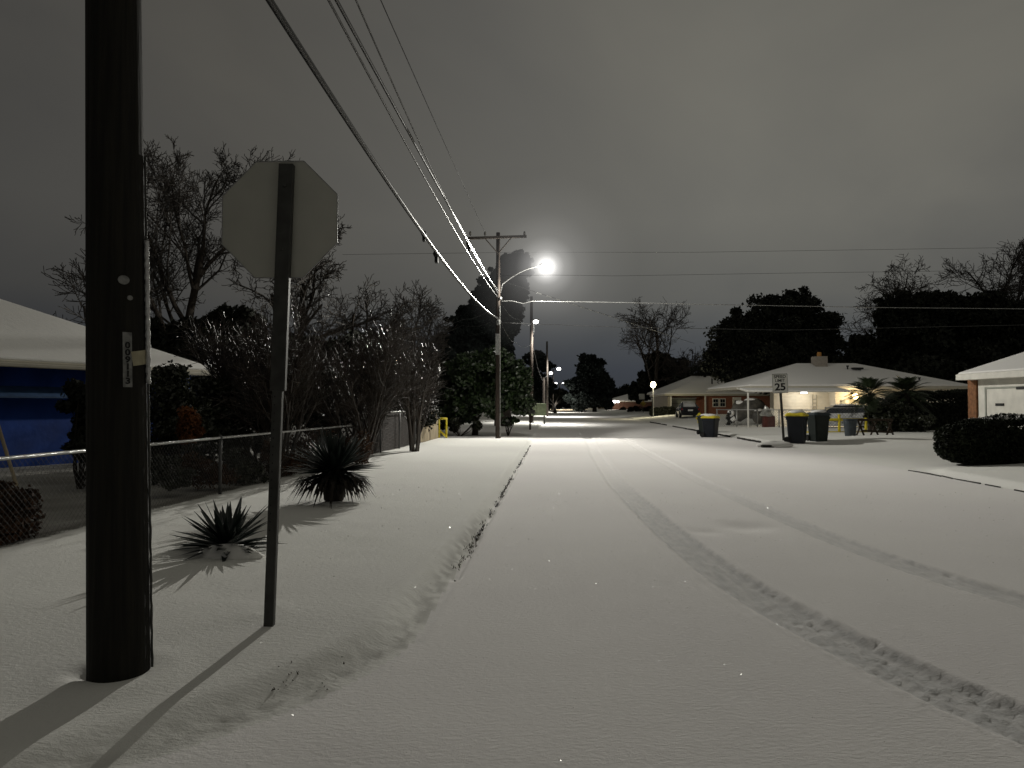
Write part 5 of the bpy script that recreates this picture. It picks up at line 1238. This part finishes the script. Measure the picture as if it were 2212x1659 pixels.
bare_tree('bare_tree','tall bare tree with spreading limbs left of the live oak', (20.8,108,.2), 20.5, 311, .35, (.06,0), dict(lev=4, nc=[8,7,6,5], t0=[.22,.25,.2,.15], wob=.10, rmin=.026, up=[.02,.04,.03,.02], ang=[(.6,1.25),(.5,1.0),(.4,1.0),(.4,1.1)]), group=GT)
bare_tree('bare_tree','small bare tree between the rounded dark trees', (27.5,112,.2), 11.0, 312, .25, (.0,0), dict(wob=.12, rmin=.035), group=GT)
leafy_tree('pine_tree','rounded dark pine closing the street right of the lamps', (17.5,155,.2), [ell(1275,800,155,36,34), ell(1260,840,155,36,30), ell(1300,835,155,34,34), ell(1280,865,155,50,18)], 14000, .5, M['leaf_blue'], 313, trunk_r=.4, k=16, fill=.5, group=GT)
leafy_tree('evergreen_tree','dense rounded evergreen left of the brick house roof', (23.5,115,.2), [ell(1430,795,115,45,34), ell(1410,830,115,42,32), ell(1460,820,115,40,34), ell(1385,845,115,30,24), ell(1500,830,115,30,25)], 16000, .38, M['leaf_dark'], 314, trunk_r=.4, k=16, fill=.5, group=GT)
leafy_tree('pine_tree','sparse dark pine behind the thin third utility pole', (5.2,125,.2), [ell(1160,775,125,26,22), ell(1150,820,125,30,30), ell(1172,840,125,30,30), ell(1180,790,125,16,16)], 9000, .35, M['leaf_blue'], 315, trunk_r=.3, k=16, fill=.35, group=GT)
leafy_tree('evergreen_tree','dark tree mass left of the road end', (8,135,.2), [ell(1160,850,130,30,30), ell(1195,862,170,26,22), ell(1225,862,200,24,18)], 8000, .4, M['leaf_dark'], 316, k=12, fill=.5, group=GT)
# far-off wood
rg = np.random.default_rng(77); E = []
for k in range(150):
    x = -300+620*k/150+rg.normal()*2; y = 270+rg.random()*40; h = rg.uniform(3.5,8); E.append((x,y,h*.6,5.5,5,h*.6))
P = crown_points(E, 52000, rg, 8, (.3,.6), .5); P = P[P[:,2] > .1]; V, F = quads(P, rg.uniform(.6,1.5,len(P)), rg)
tag(np_mesh('distant_woods', V, F, M['leaf_blue']), 'dark far-off line of trees along the horizon', 'woods', kind='stuff')
for q, (px, Yd, h, lb) in enumerate(((620,60,7,'dark tree beyond the left yards behind the steel post'),(900,70,8.5,'dark tree beyond the left yards near the bare shrubs'),(1350,215,7,'low dark tree behind the far lit house'),(1530,100,7.5,'dark tree close behind the brick house roof'),(2000,60,6,'dark tree behind the white house right end'))):
    p = at(px,800,Yd); leafy_tree('background_tree', lb, (p.x,Yd,.1), [(p.x,Yd,h*.6,h*.55,h*.5,h*.4),(p.x+h*.4,Yd,h*.45,h*.4,h*.4,h*.35),(p.x-h*.4,Yd,h*.4,h*.4,h*.4,h*.3)], 7000, .3, M['leaf_dark'], 400+q, k=14, fill=.5, group=GT)

# ------------------------------------------------------------------ far house with lights and street furniture
t = thing('far_house', 'low far house with snowy roof and bright eave lights right of the street end', 'house', (27,165,.1))
x0, x1 = at(1310,0,165).x, at(1418,0,165).x
mb = MB(); wall_box(mb, x0+.6,x1,165,175,0,2.2); mb.build('wall', mat('dull_brick', (.12,.06,.04), .9), t)
mb = MB(); hip(mb, [Vector((x0,164)),Vector((x1+1,164)),Vector((x1+1,176)),Vector((x0,176))], 2.35, .30, .15); rf = mb.build('roof', M['fascia'], t)
mb = MB(); hip(mb, [Vector((x0+.05,164.05)),Vector((x1+.95,164.05)),Vector((x1+.95,175.95)),Vector((x0+.05,175.95))], 2.35, .30, .12, .13); mb.build('roof_snow', M['snow'], rf, bevel=.06)
for px, s in ((1327,.45),(1335,.3),(1318,.2)): q = at(px,868,163.8); mb = MB(); mb.blob(q,(s,s*.6,s*.7),1,8,6,0); mb.build('eave_lamp', M['lamp_small'], t)
lamp_light((at(1327,0,162).x,161,2.2), 250, .3, (1,.93,.8), False, 'eave_light')
q = at(1385,0,105); t = thing('warning_sign', 'small yellow warning sign with plate above on a thin post by the far right kerb', 'road sign', (q.x-.0,105,.1))
mb = MB(); mb.tube([(q.x,105,0),(q.x,105,2.9)],.04,6); mb.build('post', M['steel_post'], t)
mb = MB(); mb.prism([(q.x-.45,104.95,1.75),(q.x,104.95,1.3),(q.x+.45,104.95,1.75),(q.x,104.95,2.2)],(0,.01,0)); mb.build('sign_plate', mat('faded_yellow',(.25,.18,.03),.7), t)
mb = MB(); mb.box((q.x-.2,104.95,2.75),(.8,.02,.8)); mb.build('upper_plate', M['sign_back'], t)
for px, py, Yd, s, lb, m in ((1283,880,200,.8,'small pale box shaped mailbox at the far right kerb',M['sign_white']),(1298,876,200,1.0,'upright tan bush wrapped for winter at the road end',M['tan_panel']),):
    q = at(px,py,Yd); 
    if px == 1283: mb = MB(); mb.box((q.x,Yd,.7),(s,s,1.3)); tag(mb.build('mailbox', m, bevel=.05), lb, 'mailbox')
    else: mb = MB(); mb.blob((q.x,Yd,1.2),(.9,.7,1.5),3,10,8,.15); mb.blob((q.x,Yd,2.7),(.4,.4,.7),5,8,6,.15); mb.blob((q.x+1.4,Yd,.6),(1.1,.7,.8),6,8,6,.1); tag(mb.build('shrub', m, smooth=True), lb, 'shrub')
q = at(1196,876,180); t = thing('road_end_sign', 'tiny white board at the left side of the road end', 'sign', (q.x,180,0))
mb = MB(); mb.box((q.x,180,q.z-.5),(.1,.1,1.8)); mb.build('post', M['steel_post'], t); mb = MB(); mb.box((q.x,179.9,q.z+.3),(1.0,.05,.8)); mb.build('sign_plate', M['sign_white'], t)
# dark shapes along the far right kerb
for q_, (px, Yd, lb) in enumerate(((1400,118,'dark round bush in front of the far lit house'),(1372,118,'dark low bush beside the far warning sign'),(1430,92,'dark snow topped bush at the driveway of the brick house'))):
    p = at(px,0,Yd); s = .9+.25*q_; bush('shrub', lb, on(p.x,Yd), [(p.x,Yd,.8,1.3,1.0,.75)], 900, .16, M['leaf_dark'], 500+q_, 'bushes along the far right kerb', k=6)
